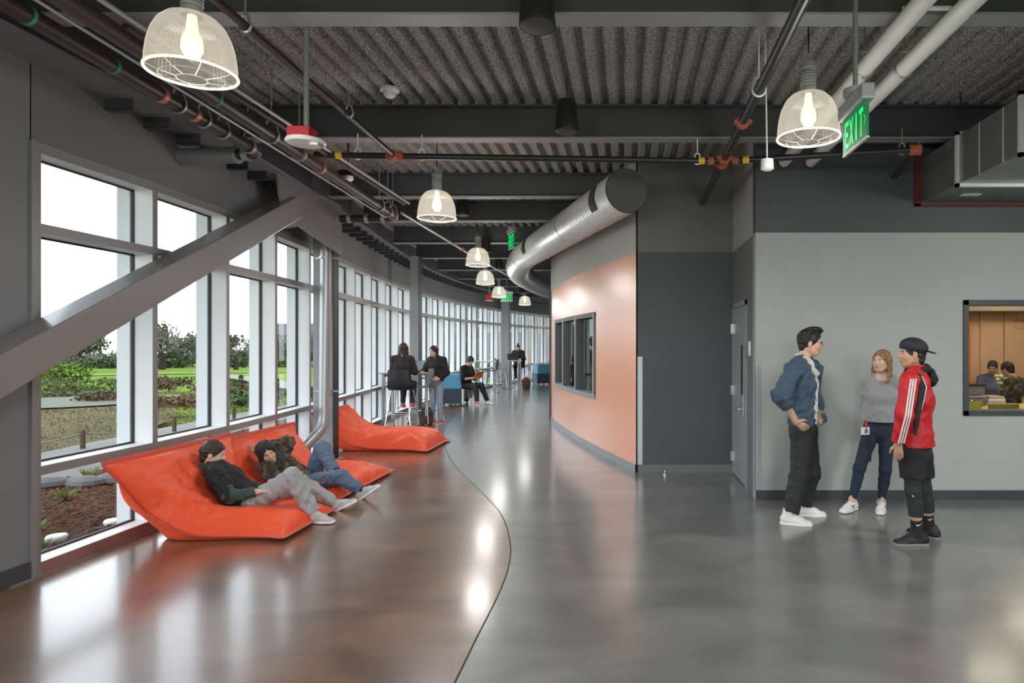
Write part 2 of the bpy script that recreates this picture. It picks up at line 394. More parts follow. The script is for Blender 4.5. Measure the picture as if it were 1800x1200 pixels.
# ------------------------------------------------------------------ right hand walls
R0, XC = 6.67, 1.36        # frontal grey wall depth, door wall plane
WX0, WX1, WZ0, WZ1 = 3.53, 5.6, 0.88, 2.09
mb = MB()
mb.box(XC, WX0, R0, R0+0.14, 0, 2.795).box(WX0, WX1, R0, R0+0.14, 0, WZ0).box(WX0, WX1, R0, R0+0.14, WZ1, 2.795).box(WX1, 9, R0, R0+0.14, 0, 2.795)
struct(mb, 'wall_right', 'wall_grey', 'light grey wall behind the three standing people', 'wall')
struct(MB().box(XC, 9, R0+0.002, R0+0.14, 2.795, ZDECK+0.05), 'wall_right_upper', 'wall_dark', 'dark grey painted band above the light grey wall', 'wall')
struct(MB().box(XC-0.001, 9, R0-0.012, R0, 0, 0.10), 'baseboard_right', 'base_dark', 'black baseboard under the light grey wall', 'baseboard')
mb = MB().box(XC, XC+0.14, R0+0.14, 7.14, 0, 2.795).box(XC, XC+0.14, 7.14, 8.1, 2.12, 2.795)
struct(mb, 'wall_door', 'wall_mid', 'narrow mid grey wall around the side door', 'wall')
struct(MB().box(XC, XC+0.14, R0+0.14, 8.1, 2.795, ZDECK+0.05), 'wall_door_upper', 'wall_grey', 'light grey wall above the side door', 'wall')
struct(MB().box(0.15, XC+0.14, 8.1, 8.24, 0, 2.80), 'wall_niche', 'wall_dark', 'charcoal wall between the orange wall and the side door', 'wall')
struct(MB().box(0.15, XC+0.14, 8.102, 8.24, 2.80, ZDECK+0.05), 'wall_niche_upper', 'wall_mid', 'mid grey wall above the charcoal wall', 'wall')
struct(MB().box(0.16, XC, 8.088, 8.1, 0, 0.10), 'baseboard_niche', 'wall_mid', 'grey baseboard under the charcoal wall', 'baseboard')
# curved orange wall with a window opening
OD = list(np.arange(8.1, 13.71, 0.1)); OW0, OW1, OZ0, OZ1 = 9.7, 12.9, 0.83, 2.10
def ostrip(ds, z0, z1, mb):
    a = [(oran(d), d) for d in ds]
    mb.strip([(x, y, z0) for x, y in a], [(x, y, z1) for x, y in a], False)
    mb.strip([(x+0.14, y, z0) for x, y in a], [(x+0.14, y, z1) for x, y in a], True)
    mb.strip([(x, y, z1) for x, y in a], [(x+0.14, y, z1) for x, y in a], False)
    mb.strip([(x, y, z0) for x, y in a], [(x+0.14, y, z0) for x, y in a], True)
    return mb
dm = [d for d in OD if OW0-0.001 <= d <= OW1+0.001]
mb = ostrip([d for d in OD if d <= OW0+0.001], 0.1, 2.79, MB()); ostrip(dm, 0.1, OZ0, mb); ostrip(dm, OZ1, 2.79, mb); ostrip([d for d in OD if d >= OW1-0.001], 0.1, 2.79, mb)
for d in (OW0, OW1): mb.add([(oran(d), d, OZ0), (oran(d)+0.14, d, OZ0), (oran(d)+0.14, d, OZ1), (oran(d), d, OZ1)], [(0,1,2,3)])
struct(mb, 'wall_curved', 'wall_orange', 'curved orange wall with a three-pane window', 'wall', smooth=30)
struct(ostrip(OD, 2.79, ZDECK+0.05, MB()), 'wall_curved_upper', 'wall_grey', 'grey upper part of the curved orange wall', 'wall', smooth=30)
a = [(oran(d)-0.012, d) for d in OD]; mb = MB().strip([(x, y, 0) for x, y in a], [(x, y, 0.1) for x, y in a], False).strip([(x, y, 0.1) for x, y in a], [(x+0.1, y, 0.1) for x, y in a], False)
struct(mb, 'baseboard_curved', 'base_grey', 'pale grey curved baseboard under the orange wall', 'baseboard', smooth=30)
struct(MB().box(oran(13.7)-0.01, 4.0, 13.7, 13.84, 0, ZDECK+0.05), 'wall_return', 'wall_dark', 'dark end wall returning behind the orange wall', 'wall')
struct(MB().box(oran(13.7)-0.03, oran(13.7)+0.01, 13.66, 13.86, 0, 2.79), 'trim_7', 'base_dark', 'dark edge at the far end of the orange wall', 'trim')
struct(MB().box(4.0, 4.14, 13.7, 38, 0, ZDECK), 'wall_far', 'wall_mid', 'grey wall at the far end of the hall', 'wall')
# unseen shell behind the viewpoint and to the right, added to control daylight
struct(MB().box(8.9, 9.04, BACK, 14, 0, ZDECK+0.05), 'wall_east', 'wall_grey', 'unseen grey side wall added to block the sun', 'wall')  # wall out of view, placed to keep the sun out
mb = MB().box(-4.4, -3.6, BACK-0.14, BACK, 0, ZDECK).box(8.2, 9, BACK-0.14, BACK, 0, ZDECK).box(-3.6, 8.2, BACK-0.14, BACK, 3.2, ZDECK)
struct(mb, 'wall_back', 'wall_grey', 'unseen grey wall added around the rear glazing', 'wall')
for i in range(8):  # glazing out of view, added wide open to let fill light in
    x0 = -3.6+i*11.8/8
    w = thing('window_%d' % (60+i), 'added unseen rear window bay number %d' % (i+1), 'window', (x0, BACK, 0), kind='structure')
    MB().box(x0, x0+0.08, BACK-0.14, BACK, 0, 3.2).build('mullion', 'alu', w)
    MB().add([(x0, BACK-0.07, 0), (x0+11.8/8, BACK-0.07, 0), (x0+11.8/8, BACK-0.07, 3.2), (x0, BACK-0.07, 3.2)], [(0,1,2,3)]).build('pane', 'glass', w)

# stainless corner guards and door stop
def corner_guard(x, y, sx, sy, name_lab, h=1.40):
    t = thing('corner_guard', name_lab, 'corner guard', (x, y, 0))
    MB().box(min(x, x+sx*0.06), max(x, x+sx*0.06), y-0.004, y, 0.1, h).build('guard_face', 'steel_brushed', t)
    MB().box(x-0.004, x, min(y, y+sy*0.05), max(y, y+sy*0.05), 0.1, h).build('guard_side', 'steel_brushed', t)
corner_guard(XC, R0, 1, 1, 'stainless corner guard between the side door and grey wall')
corner_guard(0.152, 8.1, 1, 1, 'stainless corner guard between orange wall and charcoal wall', 1.47)
t = thing('door_stop', 'small chrome door stop on the floor before the charcoal wall', 'door stop', (0.49, 7.98, 0))
MB().lathe([(0.0,0),(0.026,0),(0.026,0.012),(0.012,0.018),(0.012,0.05),(0.019,0.052),(0.019,0.07),(0,0.072)], (0.49, 7.98, 0), 14).build('post', 'chrome', t, smooth=40)
MB().lathe([(0.0205,0.055),(0.0205,0.066)], (0.49, 7.98, 0), 14).build('bumper', 'black_plastic', t)

# side door
t = thing('door_1', 'grey side door with narrow window and lever handle', 'door', (XC, 7.6, 0), kind='structure')
DA, DB = 7.18, 8.07
MB().box(XC-0.006, XC+0.045, DA+0.045, DB-0.03, 0.01, 2.07).build('door_leaf', 'door_paint', t, bevel=0.003)
for nm, q in (('door_frame', (XC-0.012, XC+0.14, DA-0.04, DA+0.04, 0, 2.13)), ('door_frame', (XC-0.012, XC+0.14, DB-0.03, DB+0.028, 0, 2.13)), ('door_frame', (XC-0.012, XC+0.14, DA-0.04, DB+0.028, 2.075, 2.13))):
    MB().box(*q).build(nm, 'door_paint', t)
MB().box(XC-0.009, XC-0.005, DA+0.20, DA+0.30, 1.04, 1.62).build('narrow_window', 'black_plastic', t)
for z in (0.22, 1.05, 1.82):
    h = MB().box(XC-0.03, XC-0.004, DB-0.05, DB+0.025, z-0.06, z+0.06).build('hinge', 'chrome', t)
    MB().tube([(XC-0.03, DB-0.012, z-0.062), (XC-0.03, DB-0.012, z+0.062)], 0.009, 8).build('hinge_pin', 'chrome', h)
lk = MB().box(XC-0.03, XC-0.005, DA+0.075, DA+0.145, 0.80, 1.05).build('lock_body', 'chrome', t, bevel=0.005)
MB().tube([(XC-0.03, DA+0.11, 0.885), (XC-0.075, DA+0.11, 0.885), (XC-0.08, DA+0.13, 0.885), (XC-0.08, DA+0.24, 0.885)], 0.01, 8).build('lever', 'chrome', lk, smooth=50)
MB().tube([(XC-0.031, DA+0.11, 0.99), (XC-0.036, DA+0.11, 0.99)], 0.016, 12).build('keyhole', 'zinc', lk)
t = thing('light_switch', 'white light switch plate beside the side door', 'switch', (XC, 6.99, 1.6))
MB().box(XC-0.010, XC, 6.93, 7.03, 1.50, 1.66).build('switch_plate', 'white_plastic', t, bevel=0.003)
MB().box(XC-0.016, XC-0.009, 6.965, 6.995, 1.55, 1.61).build('rocker', 'white_plastic', t)

# three-pane window of the orange wall
t = thing('window_70', 'three-pane interior window in the orange wall', 'window', (oran(11), 11, OZ0), kind='structure')
def obar(d0, d1, z0, z1, p0, p1):
    m_ = MB(); ds = list(np.linspace(d0, d1, max(2, int((d1-d0)/0.1)+1)))
    A = [(oran(d)+p0, d) for d in ds]; B = [(oran(d)+p1, d) for d in ds]
    m_.strip([(x,y,z0) for x,y in A], [(x,y,z1) for x,y in A]); m_.strip([(x,y,z0) for x,y in B], [(x,y,z1) for x,y in B], True)
    m_.strip([(x,y,z1) for x,y in A], [(x,y,z1) for x,y in B]); m_.strip([(x,y,z0) for x,y in A], [(x,y,z0) for x,y in B], True)
    for q in (0, -1): m_.add([(*A[q],z0), (*B[q],z0), (*B[q],z1), (*A[q],z1)], [(0,1,2,3)])
    return m_
obar(OW0-0.05, OW1+0.03, OZ1-0.05, OZ1+0.02, -0.012, 0.13).build('window_head', 'steel_dark', t)
obar(OW0-0.05, OW1+0.03, OZ0-0.03, OZ0+0.035, -0.02, 0.13).build('sill', 'base_grey', t)
for d in (OW0, OW0+1.10, OW0+2.18, OW1-0.04):
    obar(d-0.05, d+0.05, OZ0, OZ1, -0.012, 0.13).build('mullion', 'steel_dark', t)
    obar(d+0.045, d+0.056, OZ0, OZ1, -0.016, 0.02).build('mullion_edge', 'alu', t)
for d0, d1 in ((OW0+0.05, OW0+1.05), (OW0+1.15, OW0+2.13), (OW0+2.23, OW1-0.09)):
    MB().add([(oran(d0)+0.06, d0, OZ0), (oran(d1)+0.06, d1, OZ0), (oran(d1)+0.06, d1, OZ1), (oran(d0)+0.06, d0, OZ1)], [(0,1,2,3)]).build('pane', 'glass_room', t)
# dim room behind it
mat('wood_panel', (0.20, 0.115, 0.06), 0.5, color2=(0.26, 0.15, 0.08), vscale=3, stretch=(1, 12, 1))
struct(MB().box(1.42, 1.5, 8.3, 13.6, 0, 2.9), 'wall_room', 'wood_panel', 'brown wood panelled wall seen through the orange wall window', 'wall')
struct(MB().strip([(oran(d)+0.1, d, 2.85) for d in OD], [(1.5, d, 2.85) for d in OD]), 'ceiling_room', 'wall_mid', 'low ceiling of the room behind the orange wall', 'ceiling')

# frame and pane of the classroom window in the grey wall
t = thing('window_71', 'classroom window with dark frame in the light grey wall', 'window', (WX0, R0, WZ0), kind='structure')
fw = 0.055
for nm, q in (('jamb', (WX0, WX0+fw, WZ0, WZ1)), ('jamb', (WX1-fw, WX1, WZ0, WZ1)), ('sill', (WX0, WX1, WZ0, WZ0+fw)), ('window_head', (WX0, WX1, WZ1-fw, WZ1))):
    MB().box(q[0], q[1], R0-0.018, R0+0.16, q[2], q[3]).build(nm, 'base_dark', t, bevel=0.003)
MB().add([(WX0, R0+0.07, WZ0), (WX1, R0+0.07, WZ0), (WX1, R0+0.07, WZ1), (WX0, R0+0.07, WZ1)], [(0,1,2,3)]).build('pane', 'glass_room', t)

# ------------------------------------------------------------------ columns and diagonal brace
def wide_column(x0, x1, y0, y1, z1, label):
    t = thing('steel_column', label, 'column', ((x0+x1)/2, (y0+y1)/2, 0))
    MB().box(x0, x1, y0, y1, 0.02, z1).build('shaft', 'column_paint', t, bevel=0.004)
    MB().box(x0-0.06, x1+0.06, y0-0.05, y1+0.05, 0, 0.02).build('base_plate', 'column_paint', t)
    MB().box(x1, x1+0.012, y0-0.004, y1+0.004, 0.02, z1).build('shaded_side', 'column_shade', t)  # dark sheet painting the unlit right side of the shaft
wide_column(-4.37, -4.09, 8.9, 9.05, ZSOF, 'grey steel column behind the downspout and reclining pair')
wide_column(-4.74, -4.55, 14.0, 14.2, ZSOF, 'grey steel column behind the standing person at the tall table')
wide_column(-4.75, -4.45, 24.3, 24.5, ZSOF, 'grey steel column behind the person at the far table')
t = thing('diagonal_brace', 'thick grey diagonal steel brace crossing the near windows', 'brace', (-4.0, 4, 1.2))
p0 = Vector((-3.995, 2.6, 0.728)); p1 = Vector((-3.995, 7.62, 3.27))
dv = (p1-p0).normalized(); nv = Vector((0, -dv.z, dv.y))
L = (p1-p0).length
MB().obox((p0+p1)/2, dv, (1,0,0), nv, L/2, 0.11, 0.124).build('brace_tube', 'brace_paint', t, bevel=0.012)
g0 = MB(); poly = [(7.45, 2.98), (7.75, 3.06), (8.9, 2.86), (8.9, 3.57), (7.25, 3.57), (7.3, 3.36)]
g0.add([(-3.99, y, z) for y, z in poly]+[(-3.965, y, z) for y, z in poly], [tuple(range(5,-1,-1)), tuple(range(6,12))]+[(i,(i+1)%6,6+(i+1)%6,6+i) for i in range(6)])
g0.build('gusset_plate', 'brace_paint', t)
# ------------------------------------------------------------------ pendant lamps
def shade_mat():
    m = bpy.data.materials.new('lamp_acrylic'); m.use_nodes = True; n = m.node_tree
    for x in list(n.nodes): n.nodes.remove(x)
    o = n.nodes.new('ShaderNodeOutputMaterial'); a = n.nodes.new('ShaderNodeMixShader'); b = n.nodes.new('ShaderNodeMixShader'); c = n.nodes.new('ShaderNodeAddShader')
    tr = n.nodes.new('ShaderNodeBsdfTransparent'); tr.inputs[0].default_value = (0.95, 0.93, 0.88, 1)
    tl = n.nodes.new('ShaderNodeBsdfTranslucent'); tl.inputs[0].default_value = (0.85, 0.82, 0.74, 1)
    gl = n.nodes.new('ShaderNodeBsdfGlossy'); gl.inputs['Roughness'].default_value = 0.15
    em = n.nodes.new('ShaderNodeEmission'); em.inputs[0].default_value = (1.0, 0.90, 0.70, 1); em.inputs[1].default_value = 0.13
    a.inputs[0].default_value = 0.22; n.links.new(tr.outputs[0], a.inputs[1]); n.links.new(tl.outputs[0], a.inputs[2])
    b.inputs[0].default_value = 0.14; n.links.new(a.outputs[0], b.inputs[1]); n.links.new(gl.outputs[0], b.inputs[2])
    n.links.new(b.outputs[0], c.inputs[0]); n.links.new(em.outputs[0], c.inputs[1]); n.links.new(c.outputs[0], o.inputs[0])
    MATS['lamp_acrylic'] = m
shade_mat()
mat('lamp_rim', (0.9, 0.88, 0.8), 0.3, emit=(1.0, 0.93, 0.76), estr=0.6)
mat('bulb', (1, 1, 1), 0.4, emit=(1.0, 0.88, 0.66), estr=0.7)
mat('lamp_neck', (0.33, 0.35, 0.345), 0.45, 0.3)
mat('wire', (0.5, 0.5, 0.48), 0.4, 0.4)
RL = 0.205
def pendant(label, loc):
    t = thing('pendant_lamp', label, 'pendant lamp', loc, group='ribbed dome pendant lamps')      # loc = centre of the rim
    prof = [(1.0, 0.0), (1.0, 0.02), (0.985, 0.07), (0.945, 0.13), (0.87, 0.19), (0.74, 0.245), (0.56, 0.283), (0.36, 0.300), (0.24, 0.302)]
    n = 128; vs = []; fs = []
    for (r, z) in prof:
        for j in range(n):
            a = 2*PI*j/n; rr = RL*r*(1+(0.008 if j % 2 else -0.008)); vs.append((rr*math.cos(a), rr*math.sin(a), z))
    for i in range(len(prof)-1):
        for j in range(n): fs.append((i*n+j, i*n+(j+1) % n, (i+1)*n+(j+1) % n, (i+1)*n+j))
    MB().add(vs, fs).build('lamp_shade', 'lamp_acrylic', t, local=True)
    ring = lambda R, z, r: [(R*math.cos(2*PI*k/40), R*math.sin(2*PI*k/40), z) for k in range(41)]
    MB().tube(ring(RL*1.01, 0.0, 0), 0.0075, 8).build('rim', 'lamp_rim', t, smooth=60, local=True)
    g = MB()
    for R, z in ((RL*0.72, -0.022), (RL*0.34, -0.032)): g.tube(ring(R, z, 0), 0.0028, 5)
    for k in range(8):
        a = 2*PI*k/8; g.tube([(RL*q*math.cos(a), RL*q*math.sin(a), z) for q, z in ((1.0, -0.004), (0.72, -0.022), (0.34, -0.032))], 0.0028, 5)
    g.build('wire_guard', 'wire', t, local=True)
    mb = MB().lathe([(0.05, 0.295), (0.053, 0.30), (0.053, 0.335)]+[q for k in range(6) for q in ((0.053, 0.335+k*0.02), (0.048, 0.341+k*0.02), (0.048, 0.347+k*0.02), (0.053, 0.352+k*0.02))]+[(0.053, 0.46), (0.058, 0.465), (0.058, 0.50), (0.05, 0.505), (0, 0.506)], n=24)
    mb.build('ballast_neck', 'lamp_neck', t, smooth=30, local=True)
    MB().tube([(-0.03, 0, 0.505), (-0.022, 0, 0.55), (0, 0, 0.57), (0.022, 0, 0.55), (0.03, 0, 0.505)], 0.007, 6).build('hook', 'lamp_neck', t, local=True)
    MB().tube([(0, 0, 0.565), (0, 0, ZDECK-loc[2]+0.0)], 0.005, 6).build('cord', 'black_plastic', t, local=True)
    MB().lathe([(0.0, 0.075), (0.03, 0.08), (0.052, 0.12), (0.05, 0.17), (0.03, 0.22), (0.022, 0.30)], n=16).build('lamp_bulb', 'bulb', t, smooth=60, local=True)
    return t
LAMPS = [((-2.26, 3.32, 3.035), 'large ribbed dome pendant at the upper left, nearest of all'),
         ((1.235, 4.31, 3.02), 'ribbed dome pendant on the right beside the near exit sign'),
         ((-2.09, 7.05, 3.02), 'ribbed dome pendant in the centre-left, below the sprinkler main'),
         ((-2.60, 11.2, 3.02), 'ribbed dome pendant third along the window row, left of duct elbow'),
         ((-3.22, 14.6, 3.02), 'ribbed dome pendant fourth along the window row, under a speaker'),
         ((-3.70, 18.6, 3.02), 'ribbed dome pendant fifth along the window row, left of far exit sign'),
         ((-3.52, 22.2, 3.02), 'farthest ribbed dome pendant, right of the far exit sign')]
FILL_LAMPS = [((-2.2, -0.5, 3.03), 'added unseen dome pendant behind the viewpoint in the window row'), ((1.25, 0.4, 3.02), 'added unseen dome pendant behind the viewpoint in the middle row'),  # pendants added outside the view to brighten the hall
       ((4.6, 0.4, 3.02), 'added unseen dome pendant behind the viewpoint in the right row'), ((4.9, 4.0, 3.02), 'added unseen dome pendant beyond the right edge of the view'),
       ((1.25, -3.4, 3.02), 'added unseen dome pendant by the rear glazing, middle row'), ((-2.2, -3.4, 3.02), 'added unseen dome pendant by the rear glazing, window row')]
lp0 = None
for i, (loc, lab) in enumerate(LAMPS+FILL_LAMPS):
    if lp0 is None: o = lp0 = pendant(lab, loc)
    else: o = copy_tree(lp0, loc=loc, label=lab)
    l = bpy.data.lights.new('lamp_light', 'SPOT'); l.energy = LAMP_W[min(i, 7)]; l.color = (1.0, 0.985, 0.955); l.spot_size = math.radians(172); l.spot_blend = 0.6; l.shadow_soft_size = 0.20; l.specular_factor = 0.0
    lo = bpy.data.objects.new('lamp_light', l); COL.objects.link(lo); lo.parent = o; lo.location = (0, 0, -0.10)
    l = bpy.data.lights.new('lamp_glow', 'POINT'); l.energy = LAMP_W[min(i, 7)]*(0.30 if i in (0, 1) else 0.80 if i < 7 else 0.8); l.color = (1.0, 0.975, 0.94); l.shadow_soft_size = 0.24; l.specular_factor = 0.0
    lo = bpy.data.objects.new('lamp_glow', l); COL.objects.link(lo); lo.parent = o; lo.location = (0, 0, -0.24)

# ------------------------------------------------------------------ pipes
def bez(pts, r=0.12, n=6):                      # polyline with rounded corners
    pts = [Vector(p) for p in pts]; out = [pts[0]]
    for a, b, c in zip(pts, pts[1:], pts[2:]):
        u = (a-b).normalized()*min(r, (a-b).length/2); w = (c-b).normalized()*min(r, (c-b).length/2)
        for k in range(n+1):
            t = k/n; out.append((b+u)*(1-t)**2+b*2*t*(1-t)+(b+w)*t*t)
    return out+[pts[-1]]
def collar(p, d, r, l, m, name, parent, n=14, ears=True):
    d = Vector(d).normalized(); p = Vector(p)
    mb = MB().tube([p-d*l/2, p+d*l/2], r, n)
    for q in (-0.28, 0.28): mb.tube([p+d*(q-0.1)*l, p+d*(q+0.1)*l], r*1.14, n)
    if ears:
        s = d.cross(Vector((0,0,1))); s = s.normalized() if s.length > 0.1 else Vector((1,0,0))
        for q in (-1, 1): mb.obox(p+s*q*r*1.25, d, s, d.cross(s), l*0.42, r*0.28, r*0.22)
    return mb.build(name, m, parent, smooth=40)
def hanger(p, R, zt, parent, m='zinc', strap=True, d=(0,1,0)):
    p = Vector(p); d = Vector(d).normalized(); s = Vector((d.y, -d.x, 0)); mb = MB()
    ring = [p+s*math.cos(a)*R*1.12+Vector((0,0,1))*math.sin(a)*R*1.12 for a in np.linspace(-PI*1.12, PI*0.12, 14)]
    top = p+Vector((0,0,R*2.1))
    ring = [top-s*R*0.55]+ring[::1]+[top+s*R*0.55]
    h = mb.tube(ring, 0.008, 6).build('hanger_loop', m, parent, smooth=60)
    MB().tube([top-s*R*0.6, top+s*R*0.6], 0.007, 6).build('hanger_bar', m, h)
    MB().tube([top, (top.x, top.y, zt)], 0.006, 6).build('hanger_rod', m, h)
# two large bronze-black drain pipes on the left
z_ = 3.40
t = thing('drain_pipe', 'dark bronze drain pipe nearest the windows, elbowing into the wall', 'pipe', (-3.35, 4, z_))
pa = [(-3.12, 1.5, z_+0.01), (-3.40, 5.93, z_), (-4.05, 5.93, z_-0.03)]
MB().tube(bez(pa[:3], 0.13), 0.052, 16).build('pipe_run', 'pipe_bronze', t, smooth=50)
MB().tube([(-3.62, 5.93, z_-0.012), (-4.15, 5.93, z_-0.035)], 0.075, 16).build('sleeve', 'conduit', t, smooth=50)
MB().tube([(-3.62, 5.93, z_-0.012), (-3.60, 5.93, z_-0.012)], 0.082, 16).build('sleeve_rim', 'zinc', t, smooth=50)
MB().tube([(-3.50, 5.93, z_-0.006), (-3.56, 5.93, z_-0.009)], 0.06, 16).build('band_clamp', 'zinc', t, smooth=50)
for q in (0.985, 0.80, 0.715):
    p = Vector(pa[0]).lerp(Vector(pa[1]), q-0.03)
    MB().tube([p-Vector((0,0.022,0)), p+Vector((0,0.022,0))], 0.06, 16).build('copper_band', 'copper_clamp', t, smooth=50)
for q in (0.58, 0.44): 
    p = Vector(pa[0]).lerp(Vector(pa[1]), q)
    MB().tube([p-Vector((0,0.011,0)), p+Vector((0,0.011,0))], 0.056, 16).build('green_band', 'green_clamp', t, smooth=50)
for q in (0.73, 0.80, 0.86, 0.95): hanger(Vector(pa[0]).lerp(Vector(pa[1]), q), 0.056, ZDECK, t)
t = thing('drain_pipe', 'long dark bronze drain pipe running to the column downspout', 'pipe', (-3.1, 5, z_))
pb = [(-2.80, 1.5, z_), (-3.17, 8.83, z_-0.02), (-4.14, 8.83, z_-0.04), (-4.14, 8.74, 0.50), (-4.33, 8.30, 0.16), (-4.36, 8.2, 0.10)]
MB().tube(bez(pb[:3], 0.14), 0.055, 16).build('pipe_run', 'pipe_bronze', t, smooth=50)
for q in (0.975, 0.66, 0.60): 
    p = Vector(pb[0]).lerp(Vector(pb[1]), q)
    MB().tube([p-Vector((0,0.022,0)), p+Vector((0,0.022,0))], 0.063, 16).build('copper_band', 'copper_clamp', t, smooth=50)
p = Vector(pb[0]).lerp(Vector(pb[1]), 0.42); MB().tube([p-Vector((0,0.011,0)), p+Vector((0,0.011,0))], 0.059, 16).build('green_band', 'green_clamp', t, smooth=50)
for q in (0.53, 0.60, 0.90, 0.945, 0.975): hanger(Vector(pb[0]).lerp(Vector(pb[1]), q), 0.06, ZDECK, t)
for x in (-3.33, -3.56, -3.80, -3.95): MB().tube([(x, 8.83, z_-0.025), (x-0.05, 8.83, z_-0.028)], 0.066, 16).build('band_clamp', 'zinc', t, smooth=50)
t = thing('downspout', 'grey round downspout in front of the near column', 'downspout', (-4.14, 8.74, 0))
MB().tube(bez([(-3.98, 8.80, 3.36), (-4.14, 8.79, 3.355), (-4.14, 8.74, 0.50), (-4.33, 8.32, 0.15), (-4.36, 8.26, 0.0)], 0.15), 0.068, 18).build('pipe_run', 'downspout', t, smooth=50)
for z in (2.82, 0.98): 
    MB().tube([(-4.14, 8.76, z-0.015), (-4.14, 8.76, z+0.015)], 0.074, 18).build('strap', 'zinc', t, smooth=50)
    MB().box(-4.30, -3.98, 8.83, 8.85, z-0.012, z+0.012).build('strap_bar', 'zinc', t)
for z in (0.52, 0.75): MB().tube([(-4.14, 8.745, z-0.01), (-4.14, 8.745, z+0.01)], 0.073, 18).build('joint_ring', 'downspout', t, smooth=50)
# thin sprinkler branches and conduits along the hall
def line(name, label, cat, pts, r, m, n=12, rc=0.1):
    t = thing(name, label, cat, pts[0]); MB().tube(bez(pts, rc) if len(pts) > 2 else pts, r, n).build('pipe_run', m, t, smooth=50); return t
zs = 3.42
t = line('sprinkler_pipe', 'thin brown sprinkler branch ending at the red tee on the left', 'pipe', [(-2.08, 0.5, zs), (-2.20, 6.08, zs)], 0.024, 'pipe_bronze')
for y in (3.6, 4.95): hanger((-2.15, y, zs), 0.028, ZDECK, t)
line('conduit', 'pale thin conduit between the bronze pipes and the branch', 'conduit', [(-2.76, 0.5, zs+0.02), (-2.79, 8.2, zs+0.02)], 0.016, 'zinc')
line('sprinkler_pipe', 'thin brown branch hung beside the long bronze pipe', 'pipe', [(-2.83, 3.6, zs), (-2.83, 8.15, zs)], 0.02, 'pipe_bronze')
t = line('sprinkler_pipe', 'long thin sprinkler branch running down the hall past the lamps', 'pipe', [(-3.06, 8.7, 3.42), (-3.1, 14.2, 3.42), (-2.9, 22, 3.42)], 0.022, 'zinc', rc=2)
collar((-3.08, 12.0, 3.42), (0, 1, 0), 0.035, 0.05, 'coupling_red', 'coupling', t)
t = line('strut_channel', 'pale slotted strut channel beside the outer bronze pipe', 'strut', [(-3.2, 1.5, 3.44), (-3.53, 6.0, 3.44)], 0.014, 'zinc', 6)
for k in range(50):
    p = Vector((-3.2, 1.5, 3.44)).lerp(Vector((-3.53, 6.0, 3.44)), (k+0.5)/50); MB().box(p.x-0.02, p.x+0.004, p.y-0.02, p.y+0.02, p.z-0.02, p.z-0.012).build('slot_tab', 'zinc', t)
line('conduit', 'bright thin tube standing in for the highlight under the long bronze drain pipe', 'conduit', [(-2.88, 1.5, 3.36), (-3.24, 8.6, 3.34)], 0.011, 'zinc')  # bright tube painting the shine along the pipe underside
# sprinkler main across the hall and its tees
mn = thing('sprinkler_main', 'black sprinkler main crossing the hall behind the second beam', 'pipe', (-2.8, 6.3, 3.5))
MB().tube([(-2.95, 6.04, zs), (0.945, 6.24, zs)], 0.030, 14).build('pipe_run', 'pipe_black', mn, smooth=50)
collar((-2.20, 6.08, zs), (1, 0.05, 0), 0.043, 0.16, 'coupling_red', 'tee_coupling', mn)
collar((-2.20, 6.03, zs), (0, 1, 0), 0.038, 0.06, 'coupling_red', 'tee_coupling', mn)
collar((0.83, 6.235, zs), (1, 0.05, 0), 0.04, 0.06, 'coupling_red', 'tee_coupling', mn)
for x in (-2.72, 0.74): MB().tube([(x-0.03, 6.042+(x+2.95)*0.0513, zs), (x+0.03, 6.042+(x+2.95)*0.0513, zs)], 0.0345, 12).build('yellow_tag', 'yellow_tag', mn)
for x in (-2.55, -1.95, 0.70): hanger((x, 6.04+(x+2.95)*0.0513, zs), 0.032, ZFL, mn, 'white_plastic')
t = thing('sprinkler_main', 'black sprinkler pipe from the red tee to the rectangular duct', 'pipe', (2, 6.4, 3.5))
MB().tube([(0.98, 6.24, zs), (2.66, 5.88, zs)], 0.030, 14).build('pipe_run', 'pipe_black', t, smooth=50)
collar((1.07, 6.22, zs), (1, -0.2, 0), 0.04, 0.06, 'coupling_red', 'tee_coupling', t)
collar((2.67, 5.88, zs), (1, -0.2, 0), 0.048, 0.10, 'coupling_red', 'end_coupling', t)
MB().tube([(2.69, 5.9, zs), (2.80, 6.66, zs-0.05)], 0.024, 12).build('wall_branch', 'pipe_black', t, smooth=50)
MB().tube([(1.14, 6.206, zs), (1.20, 6.194, zs)], 0.0345, 12).build('yellow_tag', 'yellow_tag', t)
hanger((2.56, 5.905, zs), 0.032, ZFL, t)
t = thing('sprinkler_branch', 'shiny black sprinkler pipe running forward from the central red tee', 'pipe', (0.97, 5, 3.5))
MB().tube([(0.90, 0.5, zs), (0.975, 8.1, zs)], 0.036, 16).build('pipe_run', 'pipe_black', t, smooth=50)
collar((0.946, 5.15, zs), (0, 1, 0), 0.047, 0.07, 'coupling_red', 'coupling', t)
collar((0.955, 6.16, zs), (0, 1, 0), 0.050, 0.09, 'coupling_red', 'coupling', t)
collar((0.958, 6.32, zs), (0, 1, 0), 0.050, 0.07, 'coupling_red', 'coupling', t)
MB().lathe([(0.036, 0), (0.07, 0), (0.07, 0.01)], (0.975, 8.09, zs), 16).build('escutcheon', 'zinc', t)
hanger((0.94, 4.5, zs), 0.04, ZDECK, t, 'white_plastic')
